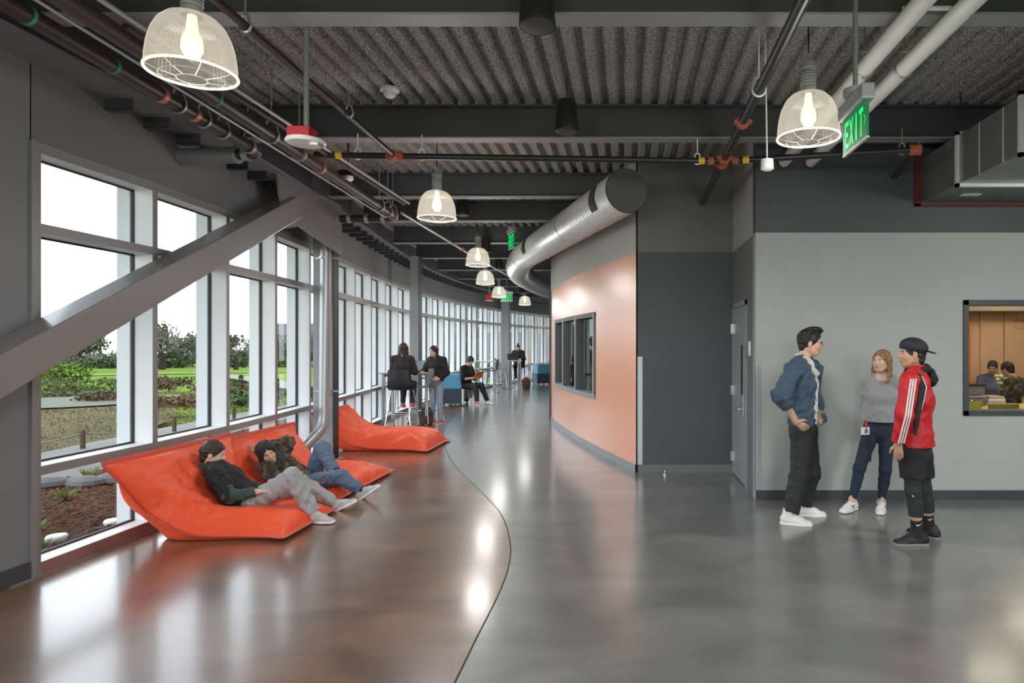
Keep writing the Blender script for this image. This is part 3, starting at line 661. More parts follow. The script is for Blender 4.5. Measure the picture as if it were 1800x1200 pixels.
# white pipes
for x, lab in ((1.655, 'left one of two white plastic pipes running into the dark band'), (1.93, 'right one of two white plastic pipes running into the dark band')):
    t = thing('white_pipe', lab, 'pipe', (x, 4, 3.53))
    MB().tube([(x, 0.5, 3.54), (x, 6.68, 3.53)], 0.057, 20).build('pipe_run', 'pvc', t, smooth=50)
    MB().tube([(x, 6.655, 3.53), (x, 6.672, 3.53)], 0.068, 20).build('sealant_ring', 'sealant_red', t, smooth=50)
    hanger((x, 4.42, 3.536), 0.056, ZDECK, t)
    if x < 1.8: MB().tube([(x, 5.0, 3.535), (x, 5.22, 3.535)], 0.0585, 20).build('yellow_tag', 'yellow_tag', t, smooth=50)
t = line('pipe_brace', 'white plastic brace bar above the two white pipes', 'bracket', [(1.63, 3.75, 3.60), (2.05, 3.75, 3.60), (1.95, 3.3, 3.9)], 0.014, 'pvc', 8, 0.06)

# ------------------------------------------------------------------ ducts
dp = [(0.0, 7.2, 3.355), (-2.10, 12.75, 3.355), (-2.48, 14.35, 3.25), (-2.1, 16.8, 3.10), (-0.9, 20.2, 3.10)]
path = bez(dp, 0.9, 14)
pts = []
for a, b in zip(path, path[1:]):
    n_ = max(1, int((b-a).length/0.022))
    pts += [a.lerp(b, k/n_) for k in range(n_)]
pts.append(path[-1])
rs = [0.247+(0.0055 if k % 4 == 0 else 0.0) for k in range(len(pts))]
t = thing('spiral_duct', 'shiny round spiral duct following the top of the orange wall', 'duct', (0, 7.2, 3.35))
MB().tube(pts, rs, 36, False).build('duct_shell', 'galv', t, smooth=30)
dd = (pts[4]-pts[0]).normalized()
MB().tube([pts[0]-dd*0.03, pts[0]+dd*0.0], 0.244, 36).build('end_cap', 'duct_cap', t, smooth=30)
MB().tube([pts[0]-dd*0.034, pts[0]+dd*0.04], 0.254, 36, False).build('cap_band', 'galv', t, smooth=30)
for D_ in (9.3, 12.5, 14.2, 16.3):
    i = min(range(len(pts)), key=lambda k: abs(pts[k].y-D_)); d_ = (pts[i+1]-pts[i]).normalized()
    MB().tube([pts[i]-d_*0.03, pts[i]+d_*0.03], 0.259, 36, False).build('joint_band', 'galv', t, smooth=30)
def duct_panel(D_, a0, a1, w):
    i = min(range(len(pts)), key=lambda k: abs(pts[k].y-D_)); d_ = (pts[i+1]-pts[i]).normalized()
    s = d_.cross(Vector((0,0,1))).normalized(); u = s.cross(d_)
    A = [pts[i]-d_*w+(s*math.cos(a)+u*math.sin(a))*0.264 for a in np.linspace(a0, a1, 8)]
    B = [p+d_*2*w for p in A]
    MB().strip(A, B).strip(B, A).build('access_panel', 'duct_cap', t)
duct_panel(7.66, 2.55, 3.75, 0.10); duct_panel(11.4, 2.5, 3.6, 0.10)
t = thing('rectangular_duct', 'galvanised rectangular duct coming out of the dark band at upper right', 'duct', (3.5, 5.5, 3.1))
X0, X1, Z0, Z1 = 3.08, 4.3, 3.11, 3.56
for y0, y1 in ((2.0, 3.9), (3.93, 4.93), (4.96, 5.88), (5.91, 6.67)): MB().box(X0, X1, y0, y1, Z0, Z1).build('duct_section', 'galv_dull', t)
for y in (3.915, 4.945, 5.895):
    MB().box(X0-0.03, X1+0.03, y-0.016, y+0.016, Z0-0.03, Z0+0.002).build('joint_flange', 'galv', t)
    MB().box(X0-0.03, X1+0.03, y-0.016, y+0.016, Z1-0.002, Z1+0.03).build('joint_flange', 'galv', t)
    MB().box(X0-0.03, X0+0.002, y-0.016, y+0.016, Z0-0.03, Z1+0.03).build('joint_flange', 'galv', t)
for y in (4.3, 4.62, 5.2, 5.55): MB().box(X0-0.004, X0, y-0.004, y+0.004, Z0, Z1).build('seam', 'galv', t)
MB().box(X0+0.25, X0+0.43, 6.28, 6.36, Z0-0.006, Z0-0.001).build('duct_label', 'white_plastic', t)
MB().box(X0-0.06, X0, R0-0.02, R0-0.001, Z0-0.04, Z1+0.05).build('sealant_edge', 'sealant_red', t)
MB().box(X0-0.06, X1, R0-0.02, R0-0.001, Z0-0.045, Z0-0.015).build('sealant_edge', 'sealant_red', t)
for y in (4.9, 5.9): MB().tube([(X0+0.02, y, Z1), (X0+0.02, y, ZDECK)], 0.006, 6).build('hanger_rod', 'black_plastic', t)

# ------------------------------------------------------------------ ceiling devices
def speaker(loc, r, label):
    t = thing('pendant_speaker', label, 'speaker', loc, group='black pendant speakers')     # loc = centre of the grille
    MB().lathe([(r*0.98, 0.0), (r, 0.01), (r, 0.03), (r*0.8, r*2.2), (r*0.70, r*2.55), (r*0.4, r*2.68), (0, r*2.7)], loc, 28).build('speaker_body', 'black_plastic', t, smooth=40)
    MB().lathe([(0, -0.006), (r*0.75, -0.005), (r*0.93, 0.0), (r*0.98, 0.006)], loc, 28).build('grille', 'speaker_grille', t, smooth=60)
    MB().tube([(loc[0], loc[1], loc[2]+r*2.6), (loc[0], loc[1], ZDECK)], 0.004, 6).build('cable', 'black_plastic', t)
speaker((-0.52, 3.75, 3.49), 0.108, 'black pendant speaker cut by the top edge of the view')
speaker((-0.52, 5.6, 3.49), 0.107, 'black pendant speaker in front of the second beam')
speaker((-2.4, 9.35, 3.52), 0.10, 'black pendant speaker behind the centre-left pendant lamp')
speaker((-2.72, 12.4, 3.42), 0.10, 'black pendant speaker right behind the third window-row pendant')
speaker((-3.02, 15.2, 3.42), 0.10, 'black pendant speaker beside the duct elbow')
speaker((-3.35, 20.6, 3.30), 0.10, 'farthest black pendant speaker, near the far exit sign')
t = thing('smoke_detector', 'white smoke detector on the fluted ceiling deck', 'smoke detector', (-2.16, 5.83, ZDECK))
c = (-2.16, 5.83, ZDECK-0.05)
MB().lathe([(0.0, 0.06), (0.085, 0.055), (0.085, 0.03), (0.06, 0.02), (0.055, 0.0)], c, 24).build('mount', 'white_plastic', t, smooth=40)
MB().lathe([(0.055, 0.0), (0.05, -0.015), (0.03, -0.03), (0.0, -0.032)], c, 24).build('sensor', 'white_plastic', t, smooth=40)
t = thing('smoke_detector', 'small white smoke detector behind the sprinkler main at left', 'smoke detector', (-3.2, 6.9, 3.6))
MB().lathe([(0.0, 0.03), (0.05, 0.03), (0.055, 0.0), (0.035, -0.02), (0, -0.025)], (-3.05, 7.0, 3.44), 20).build('sensor', 'white_plastic', t, smooth=40)
MB().box(-3.12, -2.98, 6.94, 7.06, 3.47, 3.53).build('mount', 'black_plastic', t)
MB().tube([(-3.05, 7.0, 3.5), (-3.05, 7.0, ZDECK)], 0.01, 8).build('stem', 'black_plastic', t)
t = thing('fire_alarm', 'red box and white disc strobe hanging on a grey pole', 'fire alarm', (-2.03, 4.05, 2.9))
MB().box(-2.12, -1.98, 3.98, 4.10, 2.915, 2.99).build('alarm_box', 'red_device', t, bevel=0.004)
MB().lathe([(0, 0.015), (0.115, 0.012), (0.12, 0.0), (0.11, -0.012), (0, -0.018)], (-2.03, 4.04, 2.905), 28).build('strobe_disc', 'white_plastic', t, smooth=40)
MB().box(-1.985, -1.935, 4.0, 4.07, 2.878, 2.892).build('strobe_lens', 'chrome', t)
MB().tube([(-2.03, 4.05, 2.98), (-2.03, 4.05, ZDECK)], 0.017, 10).build('pole', 'conduit', t)
t = thing('fire_alarm', 'tiny red and white strobe beside the far pendants', 'fire alarm', (-4.1, 19.2, 2.98))
MB().box(-4.2, -4.0, 19.1, 19.2, 2.98, 3.13).build('alarm_box', 'red_device', t); MB().lathe([(0, 0.02), (0.15, 0.0), (0, -0.02)], (-4.1, 19.15, 2.95), 16).build('strobe_disc', 'white_plastic', t, smooth=60)
MB().tube([(-4.1, 19.15, 3.1), (-4.1, 19.15, ZDECK)], 0.02, 6).build('pole', 'conduit', t)
t = thing('occupancy_sensor', 'small white occupancy sensor hanging left of the right pendant', 'sensor', (1.065, 4.8, 2.94))
MB().lathe([(0, 0.075), (0.046, 0.07), (0.048, 0.03), (0.05, 0.0), (0.03, -0.012), (0, -0.014)], (1.065, 4.8, 2.945), 24).build('sensor_body', 'white_plastic', t, smooth=40)
MB().tube([(1.065, 4.8, 3.0), (1.05, 4.8, ZDECK)], 0.006, 6).build('stem', 'white_plastic', t)

# ------------------------------------------------------------------ exit signs
mat('exit_green', (0.0, 0.10, 0.03), 0.4, emit=(0.0, 0.85, 0.16), estr=1.1)
mat('exit_dark', (0.0, 0.06, 0.02), 0.5, emit=(0.0, 0.30, 0.07), estr=0.35)
mat('exit_housing', (0.36, 0.38, 0.39), 0.4, 0.3)
STROKES = {'E': [(0,0,.22,1),(0,0,1,.17),(0,.42,.85,.58),(0,.83,1,1)], 'I': [(.35,0,.65,1)], 'T': [(.38,0,.62,1),(0,.83,1,1)]}
def exit_sign(label, c, rz, w=0.33, h=0.19, top=ZDECK, chev=True):
    t = thing('exit_sign', label, 'exit sign', c, rz)         # local: x along the panel, -y the face, z up; c = centre of the panel
    MB().box(-w/2, w/2, -0.006, 0.006, -h/2, h/2).build('sign_panel', 'exit_dark', t, local=True)
    MB().box(-w/2, w/2, -0.008, 0.008, -h/2-0.008, -h/2).build('panel_edge', 'white_plastic', t, local=True)
    hs = MB().box(-w/2-0.01, w/2+0.01, -0.035, 0.035, h/2, h/2+0.085).build('housing', 'exit_housing', t, bevel=0.012, local=True)
    MB().lathe([(0.0, 0.0), (0.065, 0.0), (0.065, 0.035), (0.02, 0.045), (0.0, 0.046)], (0, 0, h/2+0.085), 20).build('canopy', 'exit_housing', hs, smooth=40, local=True)
    MB().tube([(0, 0, h/2+0.12), (0, 0, top-c[2])], 0.014, 10).build('stem', 'conduit', t, smooth=50, local=True)
    lh = h*0.78; lw = w*0.165; x = -w*0.40; y0 = -lh/2
    for side in (-1, 1):
        yy = -0.0085 if side < 0 else 0.0085
        for k, ch in enumerate('EXIT'):
            xa = (-w*0.385+k*w*0.20); mb = MB()
            def quad(pts):
                q = [((xa+u*lw)*(1 if side < 0 else -1), yy, y0+v*lh) for u, v in pts]
                mb.add(q, [(0,1,2,3) if side < 0 else (3,2,1,0)])
            if ch == 'X':
                quad([(0,0),(.25,0),(1,1),(.75,1)]); quad([(.75,0),(1,0),(.25,1),(0,1)])
            else:
                for (u0, v0, u1, v1) in STROKES[ch]: quad([(u0,v0),(u1,v0),(u1,v1),(u0,v1)])
            mb.build('letter_'+ch.lower(), 'exit_green', t, local=True)
        mb = MB()
        for q, sx in ((w*0.44, 1), (-w*0.445, -1)):
            for sv in (-1, 1):
                P_ = [(q+sx*0.012, 0), (q+sx*0.012-sx*0.007, 0), (q-sx*0.012, sv*0.026), (q-sx*0.005, sv*0.026)]
                mb.add([(u, yy, v) for u, v in P_], [(0,1,2,3)]); mb.add([(u, yy, v) for u, v in P_], [(3,2,1,0)])
        mb.build('chevron', 'exit_green', t, local=True)
    return t
exit_sign('green EXIT sign on a pole beside the right pendant lamp', (1.25, 3.47, 2.795), -PI/2, 0.36, 0.19)
exit_sign('green EXIT sign seen almost edge-on left of the round duct', (-2.0, 11.15, 3.44), -1.12, 0.36, 0.26)
exit_sign('small green EXIT sign facing us far down the hall', (-3.55, 19.0, 3.03), 0.0, 0.36, 0.20)
# ------------------------------------------------------------------ bean bags
def fabric_mat(name, c, rough=0.5, bscale=9, bump=0.35, sheen=0.3):
    m = mat(name, c, rough, var=0.06, vscale=5, bump=bump, bscale=bscale); m.node_tree.nodes['Principled BSDF'].inputs['Sheen Weight'].default_value = sheen; return m
fabric_mat('bag_orange', (0.82, 0.080, 0.016), 0.55, 16, 0.7, 0.05)
fabric_mat('bag_hem', (0.52, 0.045, 0.014), 0.5)
mat('tag_cloth', (0.6, 0.05, 0.02), 0.6)
def bean_bag(label, spine, thick, dr, seed, lean=0.0, dents=()):
    """pillow lying along +X away from the windows; spine = (x, z) mid line, dr(u) = near and far side, thick(u) half thickness"""
    NU, NV = 84, 72; rs = np.random.default_rng(seed)
    sp = [Vector((x, 0, z)) for x, z in spine]; cum = [0]
    for a, b in zip(sp, sp[1:]): cum.append(cum[-1]+(b-a).length)
    cum = [c/cum[-1] for c in cum]
    U = np.linspace(0, 1, NU+1); V = np.linspace(0, 1, NV+1)
    sx = np.array(catmull(cum, [p.x for p in sp], U)); sz = np.array(catmull(cum, [p.z for p in sp], U))
    nx = -np.gradient(sz); nz = np.gradient(sx); ln = np.hypot(nx, nz); nx /= ln; nz /= ln
    d0 = np.array([dr(u)[0] for u in U]); d1 = np.array([dr(u)[1] for u in U])
    uu, vv = np.meshgrid(U, V, indexing='ij'); a = np.abs(2*uu-1); b = np.abs(2*vv-1)
    prof = np.clip((1-a**3.2), 0, 1)**0.55*np.clip((1-b**3.2), 0, 1)**0.55
    T = np.array([thick(u) for u in U])[:, None]*prof
    # gathered seams: edges pulled in between the corners
    pin_v = 0.06*(1-a**2)*(2*vv-1); pin_u = 0.05*(1-b**2)*(2*uu-1)
    Y = d0[:, None]+(d1-d0)[:, None]*np.clip(vv-pin_v*np.abs(2*vv-1)**2, 0, 1)
    Y = Y+np.sign(2*vv-1)*0.07*a**6*b**6
    ph = rs.uniform(0, 6.28, 8)
    wr = np.zeros_like(uu)
    for k in range(3):
        fr = rs.uniform(9, 20); wr += np.sin(fr*(vv+0.35*np.sin(3*uu+ph[k]))+ph[k+3])*np.exp(-((1-a)/0.26)**2)
        wr += np.sin(fr*(uu+0.3*np.sin(3*vv+ph[k]))*1.2+ph[k+4])*np.exp(-((1-b)/0.22)**2)
    for k in range(5):
        dx, dy = rs.uniform(-1, 1, 2); fr = rs.uniform(8, 26)
        wr += 0.55*np.abs(np.sin(fr*(dx*uu+dy*vv+0.08*np.sin(7*vv+k))+ph[k]))
    wr += 0.9*np.abs(np.sin(30*(uu+0.15*np.sin(4*vv))))*np.exp(-((uu-0.42)/0.12)**2)
    for (cu, cv, r, h) in dents: T = T-h*np.exp(-(((uu-cu)**2+((vv-cv)*0.8)**2)/r**2))
    mbx = []
    for sgn in (1, -1):
        off = sgn*(np.maximum(T, 0.004*prof)+0.015*wr*np.minimum(1, prof*2))
        Xs = (sx[:, None]+pin_u*-0.0)+nx[:, None]*off; Zs = sz[:, None]+nz[:, None]*off
        Zs = np.maximum(Zs, 0.006+0.002*sgn)
        mbx.append(np.stack([Xs, Y, Zs], -1))
    vs = [tuple(p) for p in mbx[0].reshape(-1, 3)]+[tuple(p) for p in mbx[1].reshape(-1, 3)]
    N1 = (NU+1)*(NV+1); W = NV+1; fs = []
    for i in range(NU):
        for j in range(NV):
            q = i*W+j; fs.append((q, q+W, q+W+1, q+1)); fs.append((N1+q, N1+q+1, N1+q+W+1, N1+q+W))
    t = thing('bean_bag', label, 'bean bag', (float(sx.mean()), float((d0+d1).mean()/2), 0), group='orange bean bags')
    MB().add(vs, fs).build('cover', 'bag_orange', t, smooth=180)
    # stitched hem flange all round
    ring = [(0, j) for j in range(NV+1)]+[(i, NV) for i in range(1, NU+1)]+[(NU, j) for j in range(NV-1, -1, -1)]+[(i, 0) for i in range(NU-1, 0, -1)]
    P0 = [Vector(mbx[0][i, j]) for i, j in ring]; cen = Vector((float(sx.mean()), float((d0+d1).mean()/2), 0))
    outw = []
    for (i, j), p in zip(ring, P0):
        du = (2*U[i]-1) if i in (0, NU) else 0; dv = (2*V[j]-1) if j in (0, NV) else 0
        tx = np.array([np.gradient(sx)[i], 0, np.gradient(sz)[i]]); tx /= np.linalg.norm(tx)
        o_ = Vector(tx)*du+Vector((0, 1, 0))*dv
        q = p+o_.normalized()*0.035; q.z = max(q.z, 0.012); outw.append(q)
    P0.append(P0[0]); outw.append(outw[0])
    up = Vector((0, 0, 0.006))
    MB().strip([p+up for p in P0], [p+up for p in outw]).strip([p-up*0.5 for p in P0], [p-up*0.5 for p in outw], True).strip([p+up for p in outw], [p-up*0.5 for p in outw]).build('hem', 'bag_hem', t, smooth=60)
    return t
bean_bag('near orange bean bag under the lounging person in the black jacket', [(-4.06, 0.68), (-3.99, 0.46), (-3.86, 0.24), (-3.60, 0.07), (-3.2, 0.035), (-2.84, 0.03)], lambda u: 0.16+0.02*u, lambda u: (5.03+0.30*u, 6.50-0.35*u), 3, dents=((0.22, 0.60, 0.16, 0.05), (0.50, 0.58, 0.20, 0.10), (0.70, 0.58, 0.15, 0.05)))
bean_bag('middle orange bean bag under the reclining person in the hood', [(-4.24, 0.60), (-4.18, 0.44), (-4.02, 0.20), (-3.75, 0.05), (-3.35, 0.035), (-2.98, 0.03)], lambda u: 0.17+0.02*u, lambda u: (6.60+0.02*u, 8.10-0.05*u), 8, dents=((0.26, 0.28, 0.17, 0.07), (0.48, 0.28, 0.20, 0.13), (0.72, 0.25, 0.18, 0.09)))
bean_bag('far orange bean bag lying empty behind the steel column', [(-4.70, 0.58), (-4.50, 0.34), (-4.2, 0.12), (-3.8, 0.05), (-3.4, 0.045), (-3.0, 0.03)], lambda u: 0.13+0.15*u, lambda u: (9.62, 10.75), 15)

# ------------------------------------------------------------------ furniture down the hall
mat('table_top', (0.62, 0.58, 0.53), 0.35)
mat('table_edge', (0.50, 0.36, 0.22), 0.5)
mat('leg_grey', (0.42, 0.43, 0.44), 0.3, 0.7)
mat('seat_black', (0.018, 0.020, 0.022), 0.4)
mat('seat_grey', (0.23, 0.26, 0.28), 0.45)
fabric_mat('sofa_blue', (0.075, 0.27, 0.42), 0.8, 60, 0.2)
fabric_mat('sofa_navy', (0.022, 0.042, 0.062), 0.8, 60, 0.2)
def tall_table(label, x0, x1, y0, y1, h=1.06):
    t = thing('tall_table', label, 'table', ((x0+x1)/2, (y0+y1)/2, 0), group='tall tables along the windows')
    tp = MB().box(x0, x1, y0, y1, h-0.03, h).build('table_top', 'table_top', t, bevel=0.006)
    MB().box(x0+0.002, x1-0.002, y0-0.003, y0+0.001, h-0.027, h-0.004).build('edge_band', 'table_edge', tp)
    for sx in (x0+0.06, x1-0.06):
        for sy in (y0+0.06, y1-0.06):
            MB().box(sx-0.025, sx+0.025, sy-0.025, sy+0.025, 0, h-0.03).build('leg', 'leg_grey', t, bevel=0.004)
        MB().box(sx-0.02, sx+0.02, y0+0.06, y1-0.06, h-0.09, h-0.03).build('apron', 'leg_grey', t)
    return t
def bar_stool(label, loc, rz, m='seat_black'):
    t = thing('bar_stool', label, 'bar stool', loc, rz, group='bar stools')      # local: faces +y
    n = 9; sh = []; H = 0.76
    prof = [(0.20, 0.0), (0.10, -0.005), (-0.05, -0.01), (-0.15, 0.0), (-0.20, 0.04), (-0.225, 0.12), (-0.235, 0.22), (-0.245, 0.32), (-0.25, 0.38)]
    for th in (0.0, -0.014):
        for (y, z) in prof:
            for k in range(n):
                u = 2*k/(n-1)-1; w = 0.215*(1.0-0.10*(z/0.38)**2)
                dz = 0.012*u*u if z < 0.05 else 0; dy = 0.035*u*u if z > 0.05 else 0
                nrm = (0, 1) if z < 0.05 else (1, 0)
                sh.append((u*w, y+dy+th*(-nrm[0])*-1, H+z+dz+th*nrm[1]))
    m_ = len(prof); fs = []
    for i in range(m_-1):
        for k in range(n-1):
            q = i*n+k; fs.append((q, q+n, q+n+1, q+1)); q += m_*n; fs.append((q, q+1, q+n+1, q+n))
    for i in range(m_-1):
        for k in (0, n-1): q = i*n+k; fs.append((q, q+n, m_*n+q+n, m_*n+q))
    for k in range(n-1):
        fs.append((k, k+1, m_*n+k+1, m_*n+k)); q = (m_-1)*n+k; fs.append((q, q+1, m_*n+q+1, m_*n+q))
    s = MB().add(sh, fs).build('seat_shell', m, t, smooth=50, local=True)
    for z in (0.14, 0.18, 0.22): MB().box(-0.15, 0.15, -0.258, -0.250, H+z, H+z+0.010).build('back_slat', m, s, local=True)
    for sx in (-1, 1):
        for sy in (-1, 1):
            MB().tube([(sx*0.17, sy*0.15, H-0.02), (sx*0.25, sy*0.25, 0.0)], 0.011, 8).build('leg', 'chrome', t, local=True)
            MB().lathe([(0.0, 0), (0.018, 0), (0.018, 0.03), (0, 0.032)], (sx*0.25, sy*0.25, 0), 10).build('foot_cap', 'seat_black', t, local=True)
        MB().tube([(sx*0.22, -0.214, 0.28), (sx*0.22, 0.214, 0.28)], 0.009, 8).build('foot_rail', 'chrome', t, local=True)
    for sy in (-1, 1): MB().tube([(-0.22, sy*0.214, 0.28), (0.22, sy*0.214, 0.28)], 0.009, 8).build('foot_rail', 'chrome', t, local=True)
    return t
tall_table('tall table with laptop and teal bottle, nearest in the hall', -4.98, -3.98, 12.85, 13.5)
tall_table('tall table with grey legs between armchair and far seated person', -5.22, -4.42, 21.8, 22.5)
tall_table('small tall table in front of the far seated person with laptop', -4.28, -3.82, 22.9, 23.5)
bar_stool('black bar stool under the person seated with their back to us', (-4.36, 12.42, 0), 0.0)
bar_stool('grey bar stool beside the standing person at the near tall table', (-4.12, 13.15, 0), 1.2, 'seat_grey')
bar_stool('dark bar stool right of the second tall table', (-4.52, 21.4, 0), 1.6)
bar_stool('pale bar stool left of the far seated person', (-4.55, 23.3, 0), -1.5, 'seat_grey')
bar_stool('black bar stool under the far seated person', (-4.05, 24.0, 0), PI)
def lounge(label, loc, rz):
    t = thing('lounge_chair', label, 'armchair', loc, rz, group='blue lounge chairs')     # local: faces +x, near side -y
    for sy, nm in ((-0.36, 'near'), (0.36, 'far')):
        for z0, z1, m, dx in ((0.05, 0.45, 'sofa_navy', 0.0), (0.45, 0.83, 'sofa_blue', 0.02)):
            poly = [(-0.29, z0), (0.27-dx, z0), (0.27-(0.06 if m == 'sofa_blue' else 0), z1), (-0.24 if m == 'sofa_blue' else -0.29, z1)]
            y0, y1 = sy-0.06, sy+0.06
            MB().add([(x, y0, z) for x, z in poly]+[(x, y1, z) for x, z in poly], [(0,1,2,3), (7,6,5,4), (0,4,5,1), (1,5,6,2), (2,6,7,3), (3,7,4,0)]).build('side_panel', m, t, bevel=0.02, local=True)
    MB().box(-0.29, -0.16, -0.30, 0.30, 0.05, 0.45).build('back_panel', 'sofa_navy', t, bevel=0.02, local=True)
    MB().box(-0.28, -0.16, -0.30, 0.30, 0.45, 0.83).build('back_cushion', 'sofa_blue', t, bevel=0.03, local=True)
    MB().box(-0.16, 0.40, -0.30, 0.30, 0.16, 0.42).build('seat_cushion', 'sofa_navy', t, bevel=0.03, local=True)
    MB().box(0.27, 0.31, -0.42, -0.30, 0.05, 0.44).build('front_trim', 'white_plastic', t, local=True)
    for sx in (-0.22, 0.22):
        for sy in (-0.34, 0.34): MB().lathe([(0.02, 0), (0.02, 0.05)], (sx, sy, 0), 10, True).build('foot', 'black_plastic', t, local=True)
    return t
lounge('blue and navy lounge chair beside the seated person with the orange tablet', (-4.64, 17.4, 0), 0.0)
lounge('blue and navy lounge chair at the far end by the orange wall', (-3.50, 26.4, 0), 0.4)

# small things on and under the tables
mat('laptop_dark', (0.02, 0.02, 0.022), 0.35)
mat('laptop_screen', (0.05, 0.05, 0.06), 0.2, emit=(0.35, 0.38, 0.42), estr=0.25)
mat('teal', (0.02, 0.38, 0.28), 0.35)
mat('pack_dark', (0.03, 0.032, 0.04), 0.8, bump=0.2, bscale=80)
mat('pack_brown', (0.075, 0.032, 0.024), 0.8, bump=0.2, bscale=80)
mat('tan', (0.40, 0.22, 0.12), 0.7)
def laptop(label, loc, rz, w=0.34):
    t = thing('laptop', label, 'laptop', loc, rz)
    MB().box(-w/2, w/2, -0.12, 0.12, 0, 0.016).build('keyboard_base', 'laptop_dark', t, bevel=0.004, local=True)
    a = math.radians(105)
    for (y, m, nm, s) in ((0.0, 'laptop_dark', 'screen_lid', 1.0), (-0.004, 'laptop_screen', 'screen', 0.92)):
        c_ = Vector((0, 0.12, 0.016)); up = Vector((0, -math.cos(a), math.sin(a))); nrm = Vector((0, -math.sin(a), -math.cos(a)))
        MB().obox(c_+up*0.115+nrm*(0.0 if s == 1 else 0.0035), (1,0,0), up, nrm, w/2*s, 0.115*s, 0.004 if s == 1 else 0.001).build(nm, m, t, local=True)
    return t
laptop('open dark laptop on the near tall table', (-4.27, 13.02, 1.06), -0.15)
laptop('open laptop on the small table of the far seated person', (-4.06, 23.2, 1.06), PI-0.2, 0.4)
t = thing('water_bottle', 'tall teal water bottle on the near tall table', 'bottle', (-4.78, 13.05, 1.06))
MB().lathe([(0, 0), (0.042, 0), (0.042, 0.19), (0.03, 0.21), (0.03, 0.215)], (-4.78, 13.05, 1.06), 20).build('bottle_body', 'teal', t, smooth=40)
MB().lathe([(0.032, 0.212), (0.032, 0.245), (0, 0.248)], (-4.78, 13.05, 1.06), 20).build('bottle_cap', 'teal', t, smooth=40)
def backpack(label, loc, rz, m1, m2, s=1.0):
    t = thing('backpack', label, 'backpack', loc, rz)
    vs = []; 
    def pod(w, d, h, y0, nm, m, z0=0.0):
        mb = MB(); prof = []
        n_ = 20; rings = 9
        for i in range(rings):
            q = i/(rings-1); z = z0+h*q; k = (1-max(0, (q-0.55)/0.45)**2.2*0.75)*(0.88+0.12*min(1, q*6))
            for j in range(n_):
                a = 2*PI*j/n_; ca, sa = math.cos(a), math.sin(a); e_ = 0.6
                mb.v.append((s*w*k*math.copysign(abs(ca)**e_, ca), s*(y0+d*k*math.copysign(abs(sa)**e_, sa)), s*z))
        for i in range(rings-1):
            for j in range(n_): mb.f.append((i*n_+j, i*n_+(j+1) % n_, (i+1)*n_+(j+1) % n_, (i+1)*n_+j))
        mb.f += [tuple(range(n_-1, -1, -1)), tuple(range((rings-1)*n_, rings*n_))]
        return mb.build(nm, m, t, smooth=50, local=True)
    pod(0.15, 0.09, 0.44, 0, 'bag_body', m1); pod(0.12, 0.045, 0.22, -0.09, 'front_pocket', m2, 0.02)
    MB().tube([(-0.05*s, 0, 0.43*s), (-0.04*s, 0, 0.475*s), (0.04*s, 0, 0.475*s), (0.05*s, 0, 0.43*s)], 0.009, 6).build('top_loop', 'pack_dark', t, local=True)
    for sx in (-1, 1): MB().tube([(sx*0.08*s, 0.08*s, 0.40*s), (sx*0.10*s, 0.15*s, 0.28*s), (sx*0.12*s, 0.12*s, 0.10*s), (sx*0.12*s, 0.06*s, 0.04*s)], 0.014, 6).build('shoulder_strap', 'pack_dark', t, local=True)
    return t
backpack('small dark backpack with brown pocket beside the standing person', (-4.06, 12.98, 0), 0.3, 'pack_dark', 'pack_brown', 0.85)
backpack('brown backpack on the floor before the far seated person', (-3.66, 23.4, 0), 0.2, 'pack_brown', 'pack_brown', 1.0)
# ------------------------------------------------------------------ outdoors
mat('mulch', (0.045, 0.024, 0.015), 0.95, spec=0.05, color2=(0.15, 0.085, 0.055), vscale=30, bump=1.0, bscale=45, detail=6)
mat('path', (0.152, 0.148, 0.134), 0.9, spec=0.05, var=0.08, vscale=3)
mat('field', (0.040, 0.038, 0.016), 0.95, spec=0.05, color2=(0.095, 0.080, 0.042), vscale=0.9, bump=0.8, bscale=6, detail=8)
mat('lawn', (0.055, 0.095, 0.008), 0.95, spec=0.03, color2=(0.105, 0.150, 0.020), vscale=0.06, detail=5)
mat('pond', (0.045, 0.051, 0.033), 0.6, spec=0.08)
mat('scrub', (0.025, 0.038, 0.016), 0.95, spec=0.05, color2=(0.056, 0.072, 0.025), vscale=3)
mat('scrub_brown', (0.045, 0.031, 0.018), 0.95, spec=0.05, color2=(0.085, 0.058, 0.036), vscale=3)
mat('leaf_dark', (0.030, 0.046, 0.023), 0.9, spec=0.05, color2=(0.063, 0.085, 0.042), vscale=2)  # greens lightened to carry distance haze in the colour
mat('leaf_hazy', (0.076, 0.084, 0.058), 0.9, spec=0.05, color2=(0.134, 0.142, 0.106), vscale=2)  # haze of the far trees mixed into the leaf colour
mat('leaf_bright', (0.045, 0.085, 0.014), 0.9, spec=0.05, color2=(0.089, 0.143, 0.027), vscale=3)
mat('bark', (0.024, 0.020, 0.016), 0.95, spec=0.05)
mat('twig', (0.085, 0.076, 0.062), 0.95, spec=0.05)
mat('grass_tuft', (0.16, 0.24, 0.06), 0.8)
mat('post_wood', (0.071, 0.045, 0.027), 0.9)
mat('rope', (0.152, 0.134, 0.098), 0.9)
mat('rock', (0.089, 0.089, 0.085), 0.9, var=0.2, vscale=4)
def gz(x, y):                                    # ground falls slightly away from the building
    r = max(0.0, math.hypot(x, y)-14.0); return -0.10-0.0125*r
